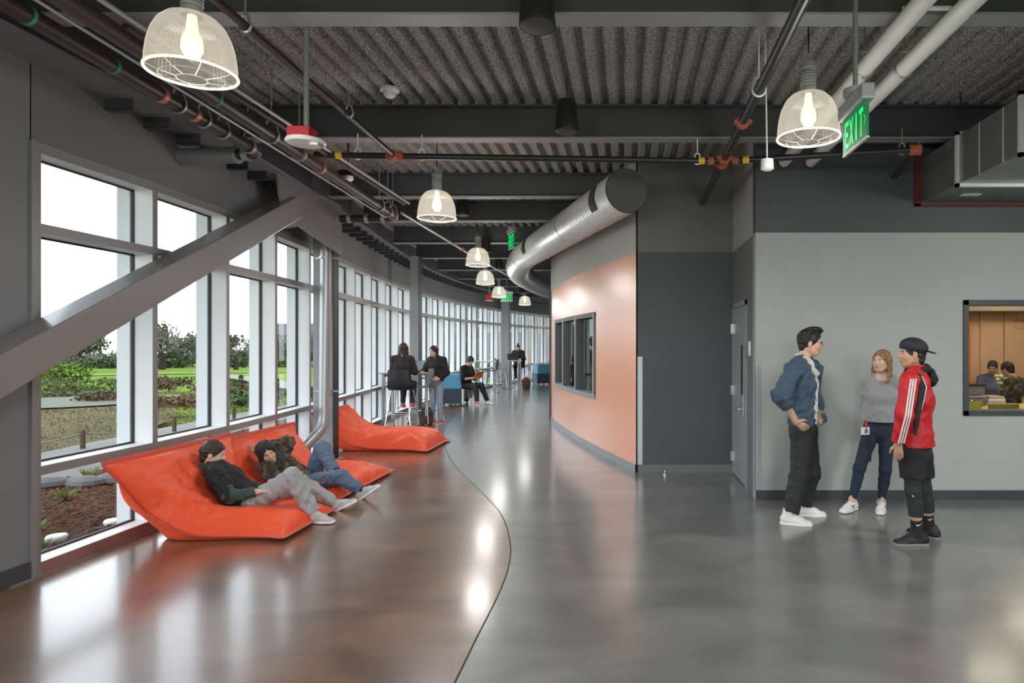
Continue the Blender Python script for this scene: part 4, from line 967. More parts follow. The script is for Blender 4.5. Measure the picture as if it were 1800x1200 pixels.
def ground(name, mname, poly, lift, label, cat, res=None):
    """ground sheet following gz over a polygon given as two edges (lists of points)"""
    A, B = poly; mb = MB(); n = 14; rows = []
    for k in range(n+1):
        rows.append([((a[0]*(1-k/n)+b[0]*k/n), (a[1]*(1-k/n)+b[1]*k/n)) for a, b in zip(A, B)])
    for r0, r1 in zip(rows, rows[1:]):
        mb.strip([(x, y, gz(x, y)+lift) for x, y in r0], [(x, y, gz(x, y)+lift) for x, y in r1], True)
    return tag(mb.build(name, mname, smooth=60), label, cat, kind='structure')
Yg = list(np.linspace(-40, 40, 60))
wl = lambda d: (leftx(max(d, BACK)) if d < 38 else wallx(38))-0.12
ground('ground', 'lawn', ([(-260, y*7) for y in Yg], [(40, y*7) for y in Yg]), -0.30, 'wide green lawn of the park outside', 'lawn')
Yn = [float(y) for y in np.linspace(-6, 40, 80)]
ground('mulch_bed', 'mulch', ([(wl(y)-2.5, y) for y in Yn], [(wl(y), y) for y in Yn]), 0.0, 'brown bark mulch bed right outside the windows', 'planting bed')
ground('garden_path', 'path', ([(wl(y)-4.4, y) for y in Yn], [(wl(y)-2.5, y) for y in Yn]), 0.012, 'pale garden path beyond the mulch bed', 'path')
_fo = [(-40, -6), (-42, 8), (-36, 18), (-28, 27), (-21, 26.5), (-15.5, 21.5), (-12, 17), (-10.4, 14.2), (-9.7, 12.8)]; _fy = [-6, 0, 4, 7, 9, 10, 11, 11.8, 12.6]
_t = np.linspace(0, 8, 60); _O = [(float(np.interp(q, range(9), [p_[0] for p_ in _fo])), float(np.interp(q, range(9), [p_[1] for p_ in _fo]))) for q in _t]; _I = [float(np.interp(q, range(9), _fy)) for q in _t]
ground('dry_field', 'field', (_O, [(wl(y)-4.4, y) for y in _I]), -0.02, 'dry tan grass field beyond the garden path', 'field')
def blob(name, cx, cy, rx, ry, lift, m, label, cat, rot=0.0):
    mb = MB(); n = 40; pts = []
    for k in range(n):
        a = 2*PI*k/n; r = 1+0.12*math.sin(3*a+cx)+0.08*math.sin(5*a)
        x, y = rx*r*math.cos(a), ry*r*math.sin(a); pts.append((cx+x*math.cos(rot)-y*math.sin(rot), cy+x*math.sin(rot)+y*math.cos(rot)))
    mb.v = [(cx, cy, gz(cx, cy)+lift)]+[(x, y, gz(x, y)+lift) for x, y in pts]; mb.f = [(0, 1+k, 1+(k+1) % n) for k in range(n)]
    return tag(mb.build(name, m), label, cat, kind='structure')
blob('pond', -19.5, 20.5, 4.2, 3.0, 0.03, 'pond', 'small murky pond at the left in the dry field', 'pond', 0.6)
blob('cart_path', -40, 62, 26, 1.1, -0.2, 'path', 'pale cart path crossing the far lawn', 'path', 0.5)
blob('cart_path', -22, 38, 14, 0.8, 0.01, 'path', 'pale cart path on the near lawn edge behind the posts', 'path', -0.9)
# leafy volumes
def leaf_cloud(mb, c, r, n, size, rng, shell=0.55):
    for _ in range(n):
        v = Vector(rng.normal(size=3)); v.normalize(); q = shell+(1-shell)*rng.random()
        p = Vector((c[0]+v.x*r[0]*q, c[1]+v.y*r[1]*q, c[2]+v.z*r[2]*q))
        a = Vector(rng.normal(size=3)).normalized()*size*(0.6+0.8*rng.random()); b = Vector(rng.normal(size=3)).normalized()*size*0.7
        mb.add([p-a, p+b, p+a, p-b], [(0,1,2,3)])
def branch(mb, p, d, L, r, depth, rng, spread=0.55):
    q = p+d*L; mid = p+d*L*0.5+Vector(rng.normal(size=3))*L*0.06
    mb.tube([p, mid, q], [r, r*0.85, r*0.65], 5 if depth > 1 else 3, False)
    if depth == 0: return
    for _ in range(3 if depth > 1 else 3):
        nd = (d+Vector(rng.normal(size=3))*spread); nd.z += 0.12; nd.normalize()
        branch(mb, q if rng.random() < 0.7 else mid, nd, L*(0.62+0.2*rng.random()), r*0.58, depth-1, rng, spread)
def bare_tree(label, x, y, h, seed, depth=5, group=None):
    rng = np.random.default_rng(seed); z = gz(x, y)-0.3; t = thing('bare_tree', label, 'tree', (x, y, z), group=group)
    MB().tube([(x, y, z), (x+0.1, y, z+h*0.12), (x, y, z+h*0.26)], [h*0.05, h*0.032, h*0.03], 8).build('trunk', 'bark', t, smooth=60)
    mb = MB()
    for k in range(5):
        a = 2*PI*k/5+rng.random(); branch(mb, Vector((x, y, z+h*(0.2+0.02*k))), Vector((math.cos(a)*0.75, math.sin(a)*0.75, 0.75)).normalized(), h*0.22, h*0.018, depth-1, rng)
    mb.build('branches', 'twig', t); t.children[1]['kind'] = 'stuff'
    return t
def leafy_tree(label, x, y, h, w, m, seed, group='trees along the far side of the park', n=900, base=-0.10):
    rng = np.random.default_rng(seed); z = gz(x, y)-0.3; t = thing('leafy_tree', label, 'tree', (x, y, z), group=group)
    MB().tube([(x, y, z), (x, y, z+h*0.5)], [w*0.06, w*0.03], 7).build('trunk', 'bark', t)
    mb = MB()
    for k in range(7):
        c = (x+rng.normal()*w*0.22, y+rng.normal()*w*0.22, z+h*(base+0.2+0.6*rng.random()))
        leaf_cloud(mb, c, (w*0.34, w*0.34, h*0.2), n//7, w*0.055, rng, 0.3)
    cr = mb.build('foliage', m, t); cr['kind'] = 'stuff'
    return t
bare_tree('spreading bare oak standing alone on the lawn', -57.5, 79, 8.2, 4)
bare_tree('smaller bare tree right of the lone oak', -53.6, 82, 6.2, 9)
bare_tree('slender bare tree at the lawn edge in the third window bay', -46.5, 76, 6.0, 12, 4)
bare_tree('tall bare tree above the hedge in the fourth window bay', -41, 84, 7.0, 13, 4)
rng = np.random.default_rng(21)
kinds_ = [('leaf_hazy', 'grey-green leafy tree of the far tree line'), ('leaf_dark', 'dark evergreen tree of the far tree line')]
for k in range(30):
    row = k % 2; D_ = (96, 108)[row]+rng.uniform(-1, 1); r = -1.06+0.94*(k+0.5)/30; m, lab = kinds_[int(rng.random() < 0.45)]; h = rng.uniform(4.6, 7.4)*(1.15 if k % 5 == 0 else 1)*(1.1 if row else 1)
    leafy_tree(lab, r*D_, D_, h, min(h*rng.uniform(0.85, 1.0), 5.6), m, 100+k, n=1100)
for k in range(7):
    r = -0.99+0.54*k/6; D_ = 88; x = r*D_; t = thing('hedge', 'dark clipped hedge along the far lawn edge', 'hedge', (x, D_, gz(x, D_)-0.3), group='hedges at the lawn edge'); mb = MB()
    leaf_cloud(mb, (x, D_, gz(x, D_)+0.3), (3.85, 0.9, 0.95), 500, 0.26, rng, 0.4); h_ = mb.build('foliage', 'leaf_dark', t); h_['kind'] = 'stuff'
def shrub(label, x, y, rx, rz_, m, seed, n=420, s=0.09, group=None):
    rg = np.random.default_rng(seed); t = thing('shrub', label, 'shrub', (x, y, gz(x, y)), group=group); mb = MB()
    for k in range(4): leaf_cloud(mb, (x+rg.normal()*rx*0.35, y+rg.normal()*rx*0.35, gz(x, y)+rz_*(0.35+0.2*rg.random())), (rx*0.7, rx*0.7, rz_*0.6), n//4, s, rg, 0.3)
    f_ = mb.build('foliage', m, t); f_['kind'] = 'stuff'
    MB().tube([(x, y, gz(x, y)-0.05), (x, y, gz(x, y)+rz_*0.4)], 0.03, 6).build('stem', 'bark', t)
shrub('bright green bush in the first window bay', -34.5, 38.5, 1.5, 1.2, 'leaf_bright', 31, 900, 0.13)
shrub('dark green bush left of the bright bush', -38.0, 38.5, 2.6, 1.3, 'leaf_dark', 32, 900, 0.16)
for k, (x, y, rx, rz_, m) in enumerate([(-28, 34, 2.2, 1.0, 'scrub'), (-25.2, 33.5, 2.0, 1.1, 'leaf_dark'), (-22.6, 31, 1.7, 1.2, 'scrub'), (-20.8, 29, 1.4, 1.5, 'scrub_brown'), (-18.2, 28.5, 1.5, 1.0, 'leaf_dark'), (-16, 25, 1.3, 1.1, 'scrub_brown'),
                                      (-14.2, 22.5, 1.1, 1.0, 'leaf_dark'), (-21, 24.5, 2.3, 0.5, 'leaf_dark'), (-17.5, 22, 1.6, 0.7, 'scrub_brown'), (-13.4, 19, 0.9, 0.9, 'scrub_brown'), (-30.5, 33, 2.4, 0.8, 'leaf_dark'), (-24, 28, 1.8, 0.7, 'scrub'),
                                      (-12.2, 21.5, 1.0, 0.6, 'scrub'), (-11.2, 19.5, 0.8, 0.5, 'scrub'), (-10.6, 22.5, 0.9, 0.6, 'scrub'), (-12.8, 25.5, 1.1, 0.6, 'scrub')]):
    shrub(('low rusty brown scrub clump at the field edge' if m == 'scrub_brown' else 'low green scrub clump at the field edge' if m == 'scrub' else 'low dark rush clump at the pond and field edge'), x, y, rx*0.8, rz_*0.34, m, 40+k, 420, 0.09, 'scrub clumps in the dry field')
# dry grass blades over the field
rg = np.random.default_rng(5); mb = MB()
for _ in range(14000):
    q = rg.random()**0.6; a = rg.uniform(-1.0, -0.42); D_ = 9.5+q*17; x = a*D_
    if x > wallx(min(D_, 30))-4.6: continue
    if (x+19.5)**2/20+(D_-20.5)**2/11 < 1.1: continue
    z = gz(x, D_); h = rg.uniform(0.03, 0.08); w = 0.010; dx, dy = rg.normal(size=2)*0.05
    mb.add([(x-w, D_, z), (x+w, D_, z), (x+dx, D_+dy, z+h)], [(0,1,2)])
tag(mb.build('dry_grass', 'field'), 'dry tan grass blades all over the field', 'grass', kind='stuff')
# bark chips on the mulch
rg = np.random.default_rng(6); mb = MB()
for _ in range(9000):
    D_ = rg.uniform(4.5, 14); x = wl(D_)-rg.random()*2.45-0.03; z = gz(x, D_); a = rg.uniform(0, PI); l, w = rg.uniform(0.02, 0.05), rg.uniform(0.008, 0.018); tilt = rg.normal()*0.5
    c_, s_ = math.cos(a), math.sin(a); h1 = abs(tilt)*l
    mb.add([(x-c_*l+s_*w, D_-s_*l-c_*w, z+0.004), (x-c_*l-s_*w, D_-s_*l+c_*w, z+0.004), (x+c_*l-s_*w, D_+s_*l+c_*w, z+0.006+h1), (x+c_*l+s_*w, D_+s_*l-c_*w, z+0.006+h1)], [(0,1,2,3)])
tag(mb.build('bark_chips', 'mulch'), 'loose bark chips covering the mulch bed', 'bark chips', kind='stuff')
# grass tufts, light caps and stones in the mulch
tp = [(-5.85, 6.15), (-5.35, 5.75), (-6.15, 7.0), (-5.05, 6.5), (-6.35, 6.3), (-4.95, 5.4), (-6.9, 8.2), (-5.9, 8.4), (-5.3, 7.4), (-5.6, 9.2), (-6.4, 10), (-5.5, 10.6), (-5.9, 11.4)]
for k, (x, y) in enumerate(tp):
    rg = np.random.default_rng(60+k); mb = MB(); z = gz(x, y); hs = 0.15 if k != 5 else 0.08
    for _ in range(60):
        a = rg.uniform(0, 2*PI); r = rg.random()*0.04; l = hs*rg.uniform(0.5, 1.1); o = rg.uniform(0.2, 0.75)*l
        x0, y0 = x+r*math.cos(a), y+r*math.sin(a); nx_, ny_ = -math.sin(a)*0.004, math.cos(a)*0.004
        mb.add([(x0-nx_, y0-ny_, z), (x0+nx_, y0+ny_, z), (x0+o*0.4*math.cos(a)+nx_, y0+o*0.4*math.sin(a)+ny_, z+l*0.6), (x0+o*math.cos(a), y0+o*math.sin(a), z+l)], [(0,1,2,3)])
    t = thing('grass_tuft', 'small pale green grass tuft in the mulch bed', 'grass tuft', (x, y, z), group='grass tufts in the mulch bed'); b_ = mb.build('blades', 'grass_tuft', t); b_['kind'] = 'stuff'
for (x, y, lab) in ((-5.02, 5.62, 'round white ground light cap in the mulch, nearer the pier'), (-4.92, 6.12, 'round white ground light cap in the mulch, farther from the pier')):
    t = thing('ground_light', lab, 'ground light', (x, y, gz(x, y))); c = (x, y, gz(x, y))
    MB().lathe([(0.075, 0), (0.08, 0.03), (0.07, 0.045), (0, 0.047)], c, 24).build('cap', 'white_plastic', t, smooth=40); MB().lathe([(0.05, -0.05), (0.05, 0.01)], c, 16).build('stake', 'black_plastic', t)
for k, (x, y, r, lab) in enumerate([(-7.0, 7.7, 0.30, 'flat grey stone at the mulch edge, leftmost'), (-6.6, 7.75, 0.24, 'flat grey stone at the mulch edge, middle one'), (-6.3, 8.0, 0.34, 'flat grey stone at the mulch edge, rightmost')]):
    mb = MB().ellipsoid((x, y, gz(x, y)+0.04), (r, r*0.7, 0.09), 12, 6)
    mb.v = [(a+0.03*math.sin(9*b+k), b+0.03*math.sin(11*a), c) for a, b, c in mb.v]; tag(mb.build('flat_stone', 'rock', smooth=30), lab, 'stone', 'flat stones at the mulch edge')
# rope fence beyond the path, dark posts by the lawn
pts_ = [(-9.6, 8.6), (-8.95, 10.5), (-9.0, 12.7), (-9.1, 14.8)]
t = thing('rope_fence', 'low rope fence on short wooden posts along the garden path', 'fence', (-9.1, 10.4, gz(-9.1, 10.4)))
for x, y in pts_: MB().lathe([(0.038, -0.1), (0.038, 0.30), (0.028, 0.325), (0, 0.33)], (x, y, gz(x, y)), 10).build('fence_post', 'post_wood', t, smooth=40)
for a, b in zip(pts_, pts_[1:]):
    MB().tube([(a[0]*(1-q)+b[0]*q, a[1]*(1-q)+b[1]*q, gz(*a)+0.26-0.40*q*(1-q)) for q in np.linspace(0, 1, 9)], 0.012, 6).build('rope', 'rope', t, smooth=60)
for k in range(9):
    x, y = -16.0+k*1.15, 26.5-k*1.2
    t = thing('bollard', 'short dark wooden bollard between lawn and scrub', 'bollard', (x, y, gz(x, y)), group='row of dark bollards'); c = (x, y, gz(x, y))
    MB().lathe([(0.09, -0.1), (0.09, 0.62), (0.06, 0.68), (0, 0.69)], c, 10).build('post', 'bark', t, smooth=40); MB().lathe([(0.095, 0.5), (0.095, 0.54)], c, 10).build('band', 'rope', t)
# house beyond the hedge, neighbouring building past the end windows
mat('house_wall', (0.187, 0.201, 0.192), 0.9); mat('house_roof', (0.045, 0.051, 0.051), 0.9); mat('far_glass', (0.037, 0.050, 0.056), 0.15)
mat('brick', (0.112, 0.071, 0.051), 0.9, color2=(0.148, 0.103, 0.076), vscale=3); mat('slab', (0.187, 0.192, 0.192), 0.8)
hx, hy = -52.5, 101.5; hz = gz(hx, hy); t = thing('house', 'small pale house with a dark gable roof beyond the hedge', 'house', (hx, hy, hz))
MB().box(hx-3.2, hx+3.2, hy-2, hy+2, hz-0.3, hz+4.6).build('wall', 'house_wall', t)
MB().add([(hx-3.6, hy-2.4, hz+4.5), (hx+3.6, hy-2.4, hz+4.5), (hx+3.6, hy+2.4, hz+4.5), (hx-3.6, hy+2.4, hz+4.5), (hx-3.6, hy, hz+6.4), (hx+3.6, hy, hz+6.4)], [(0,1,5,4), (2,3,4,5), (0,4,3), (1,2,5), (3,2,1,0)]).build('roof', 'house_roof', t)
for x in (-2.0, 0, 2.0):
    w_ = MB().box(hx+x-0.6, hx+x+0.6, hy-2.06, hy-1.99, hz+2.2, hz+3.7).build('window_frame', 'slab', t); MB().box(hx+x-0.5, hx+x+0.5, hy-2.09, hy-2.05, hz+2.3, hz+3.6).build('window_pane', 'far_glass', w_)
t = thing('office_building', 'dark glass and brick building beyond the end windows', 'building', (-11, 50, -0.6))
for k in range(7):
    x0 = -17+k*2.4; MB().box(x0+0.1, x0+2.3, 50, 50.2, -0.8, 8.0).build('window_wall', 'far_glass', t)
for z in (0.2, 2.6, 5.2, 7.9): MB().box(-17.2, -0.2, 49.7, 50.3, z, z+0.28).build('floor_slab', 'slab', t)
for k in range(8): MB().box(-17.1+k*2.4, -16.9+k*2.4, 49.85, 50.25, -0.8, 8.0).build('pier', 'slab', t)
MB().box(-17, 2, 50.2, 58, -0.8, 8.2).build('body', 'house_roof', t)
MB().box(-7.2, 3, 46.5, 49.6, -0.8, 8.6).build('brick_wing', 'brick', t)
for k in range(3):
    for z in (1.0, 3.6): MB().box(-6.4+k*1.5, -5.5+k*1.5, 46.44, 46.52, z, z+1.4).build('window_pane', 'far_glass', t)
leafy_tree('leafy tree before the office building, left', -15.5, 43, 6.5, 3.2, 'leaf_hazy', 301, None)
leafy_tree('leafy tree before the office building, right', -10.2, 42, 5.2, 2.8, 'leaf_hazy', 302, None)
# ------------------------------------------------------------------ people: smooth implicit bodies turned into one continuous mesh each
A3 = lambda v: np.array([v[0], v[1], v[2]], dtype=np.float32)
def _n(v): v = A3(v); return v/(np.linalg.norm(v)+1e-9)
def rc(a, b, ra, rb=None, flat=False, k=None):          # limb: tapered capsule, optionally cut flat at b
    a, b = A3(a), A3(b); rb = ra if rb is None else rb; ba = b-a; L2 = float(ba@ba)+1e-9; dn = ba/math.sqrt(L2)
    def fn(X, Y, Z):
        x, y, z = X-a[0], Y-a[1], Z-a[2]; t = np.clip((x*ba[0]+y*ba[1]+z*ba[2])/L2, 0, 1)
        d = np.sqrt((x-t*ba[0])**2+(y-t*ba[1])**2+(z-t*ba[2])**2)-(ra+(rb-ra)*t)
        if flat: d = np.maximum(d, (x-ba[0])*dn[0]+(y-ba[1])*dn[1]+(z-ba[2])*dn[2])
        return d
    R = max(ra, rb); return fn, np.minimum(a, b)-R, np.maximum(a, b)+R, k
def ec(a, b, ra, rb, side, asp, asp2=None, flat=0, k=None):   # flattened limb: wider by asp along side; flat: 1 cut at b, -1 cut at a
    a, b, s = A3(a), A3(b), _n(side); ba = b-a; L2 = float(ba@ba)+1e-9; dn = ba/math.sqrt(L2); asp2 = asp if asp2 is None else asp2
    def fn(X, Y, Z):
        x, y, z = X-a[0], Y-a[1], Z-a[2]; t = np.clip((x*ba[0]+y*ba[1]+z*ba[2])/L2, 0, 1)
        qx, qy, qz = x-t*ba[0], y-t*ba[1], z-t*ba[2]; qs = qx*s[0]+qy*s[1]+qz*s[2]; A_ = asp+(asp2-asp)*t
        d = np.sqrt(np.maximum(qx*qx+qy*qy+qz*qz-qs*qs, 0)+(qs/A_)**2)-(ra+(rb-ra)*t)
        if flat == 1: d = np.maximum(d, (x-ba[0])*dn[0]+(y-ba[1])*dn[1]+(z-ba[2])*dn[2])
        if flat == -1: d = np.maximum(d, -(x*dn[0]+y*dn[1]+z*dn[2]))
        return d
    R = max(ra, rb)*max(asp, asp2, 1); return fn, np.minimum(a, b)-R, np.maximum(a, b)+R, k
def el(c, r, M=None, k=None):                            # ellipsoid, M columns = axes
    c = A3(c); M = np.eye(3, dtype=np.float32) if M is None else np.array(M, dtype=np.float32); r = A3(r)
    def fn(X, Y, Z):
        x, y, z = X-c[0], Y-c[1], Z-c[2]; q = [(x*M[0, i]+y*M[1, i]+z*M[2, i]) for i in range(3)]
        k0 = np.sqrt((q[0]/r[0])**2+(q[1]/r[1])**2+(q[2]/r[2])**2)+1e-6; k1 = np.sqrt((q[0]/r[0]**2)**2+(q[1]/r[1]**2)**2+(q[2]/r[2]**2)**2)+1e-6
        return k0*(k0-1)/k1
    R = float(r.max()); return fn, c-R, c+R, k
def plane(p, n): p, n = A3(p), _n(n); return lambda X, Y, Z: (X-p[0])*n[0]+(Y-p[1])*n[1]+(Z-p[2])*n[2]
def smin(a, b, k): h = np.clip(0.5+0.5*(b-a)/k, 0, 1); return b+(a-b)*h-k*h*(1-h)
def surf(prims, h, k=0.02, cuts=(), subs=(), wr=None):
    lo = np.min([p[1] for p in prims], 0)-4*h; hi = np.max([p[2] for p in prims], 0)+4*h
    n = np.ceil((hi-lo)/h).astype(int)+1; F = np.full(n, 0.3, dtype=np.float32)
    ax = [lo[i]+h*np.arange(n[i], dtype=np.float32) for i in range(3)]
    def sl(p, m):
        i0 = np.maximum(((p[1]-m-lo)/h).astype(int), 0); i1 = np.minimum(((p[2]+m-lo)/h).astype(int)+2, n)
        return tuple(slice(i0[j], i1[j]) for j in range(3)), (ax[0][i0[0]:i1[0], None, None], ax[1][None, i0[1]:i1[1], None], ax[2][None, None, i0[2]:i1[2]])
    for p in prims:
        kk = p[3] or k; s, (X, Y, Z) = sl(p, kk+3*h); F[s] = smin(F[s], p[0](X, Y, Z).astype(np.float32), kk)
    for p in subs:
        s, (X, Y, Z) = sl(p, 4*h); F[s] = np.maximum(F[s], -p[0](X, Y, Z))
    if wr is not None:
        amp, lam, seed = wr; rg = np.random.default_rng(seed); near = np.abs(F) < 0.04; I = np.nonzero(near)
        x, y, z = ax[0][I[0]], ax[1][I[1]], ax[2][I[2]]; w = np.zeros_like(x)
        for q in range(5):
            d = rg.normal(size=3); d /= np.linalg.norm(d); e = rg.normal(size=3); l = lam*rg.uniform(0.7, 1.5)
            w += 0.5-np.abs(np.sin(PI*(x*d[0]+y*d[1]+z*d[2])/l+0.8*np.sin((x*e[0]+y*e[1]+z*e[2])*14)+q))
        F[I] -= amp*w*0.6
    for c in cuts: F = np.maximum(F, c(ax[0][:, None, None], ax[1][None, :, None], ax[2][None, None, :]).astype(np.float32))
    B = F < 0
    cnt = sum(B[i:n[0]-1+i, j:n[1]-1+j, k_:n[2]-1+k_].astype(np.int8) for i in (0, 1) for j in (0, 1) for k_ in (0, 1))
    C = np.argwhere((cnt > 0) & (cnt < 8)); idx = np.full(n-1, -1, dtype=np.int32); idx[C[:, 0], C[:, 1], C[:, 2]] = np.arange(len(C))
    off = [(i, j, k_) for i in (0, 1) for j in (0, 1) for k_ in (0, 1)]
    val = np.stack([F[C[:, 0]+o[0], C[:, 1]+o[1], C[:, 2]+o[2]] for o in off], 1)
    S = np.zeros((len(C), 3)); W = np.zeros(len(C))
    for i in range(8):
        for b in range(3):
            if off[i][b]: continue
            o2 = list(off[i]); o2[b] = 1; j = off.index(tuple(o2)); a, c = val[:, i], val[:, j]; m = (a < 0) != (c < 0)
            t = np.where(m, a/(a-c+1e-12), 0); p = np.tile(np.array(off[i], float), (len(C), 1)); p[:, b] += t
            S[m] += p[m]; W[m] += 1
    V = lo+h*(C+S/W[:, None])
    Q = []
    for b in range(3):
        o = [0, 0, 0]; o[b] = 1; s0 = [slice(1, n[i]-1) for i in range(3)]; s1 = list(s0); s0[b] = slice(0, n[b]-1); s1[b] = slice(1, n[b])
        P0, P1 = B[tuple(s0)], B[tuple(s1)]; E = np.argwhere(P0 != P1); inside = P0[P0 != P1]
        st = np.array([1, 1, 1]); st[b] = 0; G = E+st; u, v = (b+1) % 3, (b+2) % 3
        def cell(du, dv): q = G.copy(); q[:, u] -= du; q[:, v] -= dv; return idx[q[:, 0], q[:, 1], q[:, 2]]
        qd = np.stack([cell(1, 1), cell(0, 1), cell(0, 0), cell(1, 0)], 1); qd[~inside] = qd[~inside][:, ::-1]; Q.append(qd)
    return V.astype(np.float32), np.concatenate(Q)
def smesh(name, VQ, m, parent):
    V, Q = VQ; inv = WM[parent].inverted() if parent else Matrix.Identity(4); M = np.array(inv); V = V@M[:3, :3].T+M[:3, 3]
    me = bpy.data.meshes.new(name); me.vertices.add(len(V)); me.vertices.foreach_set('co', V.astype(np.float32).ravel())
    me.loops.add(Q.size); me.loops.foreach_set('vertex_index', Q.astype(np.int32).ravel()); me.polygons.add(len(Q)); me.polygons.foreach_set('loop_start', np.arange(0, Q.size, 4, dtype=np.int32))
    me.update(calc_edges=True); me.validate(); me.shade_smooth(); return link(name, me, m, parent)

def skin_mat(name, c): 
    m = mat(name, c, 0.5, var=0.05, vscale=30); b = m.node_tree.nodes['Principled BSDF']; b.inputs['Subsurface Weight'].default_value = 0.08; b.inputs['Subsurface Radius'].default_value = (0.02, 0.008, 0.004); return m
skin_mat('skin_light', (0.62, 0.38, 0.27)); skin_mat('skin_tan', (0.50, 0.29, 0.19)); skin_mat('skin_pale', (0.68, 0.45, 0.34))
mat('hair_black', (0.008, 0.007, 0.007), 0.45, bump=0.4, bscale=140, stretch=(1, 1, 0.15)); mat('hair_brown', (0.035, 0.022, 0.014), 0.5, bump=0.4, bscale=140, stretch=(1, 1, 0.2))
mat('hair_blond', (0.20, 0.10, 0.045), 0.45, color2=(0.36, 0.20, 0.09), vscale=60, stretch=(1, 1, 0.08), bump=0.4, bscale=90)
mat('eye_white', (0.7, 0.68, 0.66), 0.3); mat('iris', (0.02, 0.012, 0.01), 0.2); mat('lips', (0.42, 0.16, 0.13), 0.45)
fabric_mat('denim', (0.048, 0.080, 0.120), 0.85, 40, 0.45, 0.03); MATS['denim'].node_tree.nodes['Noise Texture'].inputs['Scale'].default_value = 14
fabric_mat('denim_dark', (0.012, 0.024, 0.045), 0.8, 50, 0.3, 0.02); fabric_mat('denim_light', (0.27, 0.35, 0.44), 0.85, 50, 0.3, 0.1); fabric_mat('denim_mid', (0.10, 0.14, 0.21), 0.85, 50, 0.3, 0.03)
fabric_mat('black_cloth', (0.008, 0.0085, 0.010), 0.8, 40, 0.3, 0.02); fabric_mat('charcoal_cloth', (0.018, 0.019, 0.021), 0.75, 40, 0.3, 0.02); fabric_mat('grey_pants', (0.36, 0.365, 0.37), 0.85, 40, 0.3, 0.1)
fabric_mat('grey_knit', (0.30, 0.31, 0.32), 0.9, 120, 0.4, 0.3); fabric_mat('red_jersey', (0.50, 0.006, 0.012), 0.5, 40, 0.3, 0.03); fabric_mat('white_cloth', (0.74, 0.74, 0.72), 0.85, 60, 0.3, 0.2); fabric_mat('fleece', (0.68, 0.67, 0.60), 0.95, 160, 0.9, 0.4)
fabric_mat('green_cloth', (0.035, 0.065, 0.055), 0.85, 40, 0.3, 0.02); fabric_mat('camo', (0.045, 0.038, 0.022), 0.85, 40, 0.3, 0.02); fabric_mat('maroon_cloth', (0.022, 0.011, 0.016), 0.85, 40, 0.3, 0.02)
m = MATS['camo']; r_ = [x for x in m.node_tree.nodes if x.type == 'VALTORGB'][0]; r_.color_ramp.interpolation = 'CONSTANT'; r_.color_ramp.elements[0].color = (0.03, 0.026, 0.018, 1); r_.color_ramp.elements[0].position = 0.0; r_.color_ramp.elements[1].color = (0.11, 0.085, 0.05, 1); r_.color_ramp.elements[1].position = 0.52
m.node_tree.nodes['Noise Texture'].inputs['Scale'].default_value = 14
mat('shoe_white', (0.74, 0.73, 0.70), 0.6); mat('sole_white', (0.80, 0.79, 0.77), 0.5); mat('shoe_black', (0.012, 0.012, 0.013), 0.6); mat('sole_grey', (0.20, 0.20, 0.20), 0.6); mat('shoe_grey', (0.45, 0.45, 0.44), 0.7); mat('shoe_pink', (0.45, 0.16, 0.18), 0.7)
mat('orange_case', (0.80, 0.20, 0.02), 0.5); mat('navy_cap', (0.012, 0.014, 0.022), 0.7); mat('hood_black', (0.012, 0.013, 0.014), 0.85)

def lerp(a, b, t): return A3(a)*(1-t)+A3(b)*t
def torso(J, s, t=0.0, bot='pel', flat=0):
    S = J['side']; up = lerp(J['cst'], J['nck'], 0.62); P_ = []
    if isinstance(bot, str): P_.append(ec(J['pel'], J['wst'], 0.108*s+t, 0.097*s+t, J.get('hside', S), 1.42, 1.38, flat))
    elif bot is not None: P_.append(ec(bot, J['wst'], 0.106*s+t, 0.097*s+t, S, 1.42, 1.38, flat))
    P_.append(ec(J['wst'], J['cst'], 0.097*s+t, 0.112*s+t, S, 1.38, 1.42)); P_.append(ec(J['cst'], up, 0.112*s+t, 0.078*s+t, S, 1.42, 1.75))
    for q in 'RL': P_.append(rc(lerp(J['nck'], J['sh'+q], 0.25), J['sh'+q], 0.050*s+t, 0.052*s+t))
    return P_
def arm(J, q, s, t=0.0, to=1.0, flat=True, bag=0.0):
    sh, elb, wr_ = J['sh'+q], J['el'+q], J['wr'+q]
    return [rc(sh, elb, 0.052*s+t+bag*0.3, 0.042*s+t+bag, k=0.025), rc(elb, lerp(elb, wr_, to), 0.042*s+t+bag, (0.042+(0.028-0.042)*to)*s+t+bag*0.6, flat, k=0.025)]
def leg(J, q, s, t=0.0, to=1.0, flat=True, bag=0.0):
    hp, kn, an = J['hp'+q], J['kn'+q], J['an'+q]
    L_ = [rc(hp, kn, 0.086*s+t, 0.056*s+t+bag, k=0.03), rc(kn, lerp(kn, an, to), 0.055*s+t+bag, 0.037*s+t+bag if to > 0.6 else 0.05*s+t+bag, flat, k=0.03)]
    if to > 0.5:
        f = J['to'+q]; c = lerp(kn, an, 0.32)-_n(f)*0.018*s*(1 if abs(_n(A3(an)-A3(kn))[2]) > 0.5 else 0); L_.append(rc(lerp(c, kn, 0.12), lerp(c, an, 0.3), 0.045*s+t, 0.036*s+t, k=0.03))
    return L_
def headframe(J):
    f = _n(J['hf']); u = A3(J.get('hu', (0, 0, 1))); u = _n(u-f*float(u@f)); r = np.cross(f, u); return np.stack([r, f, u], 1)
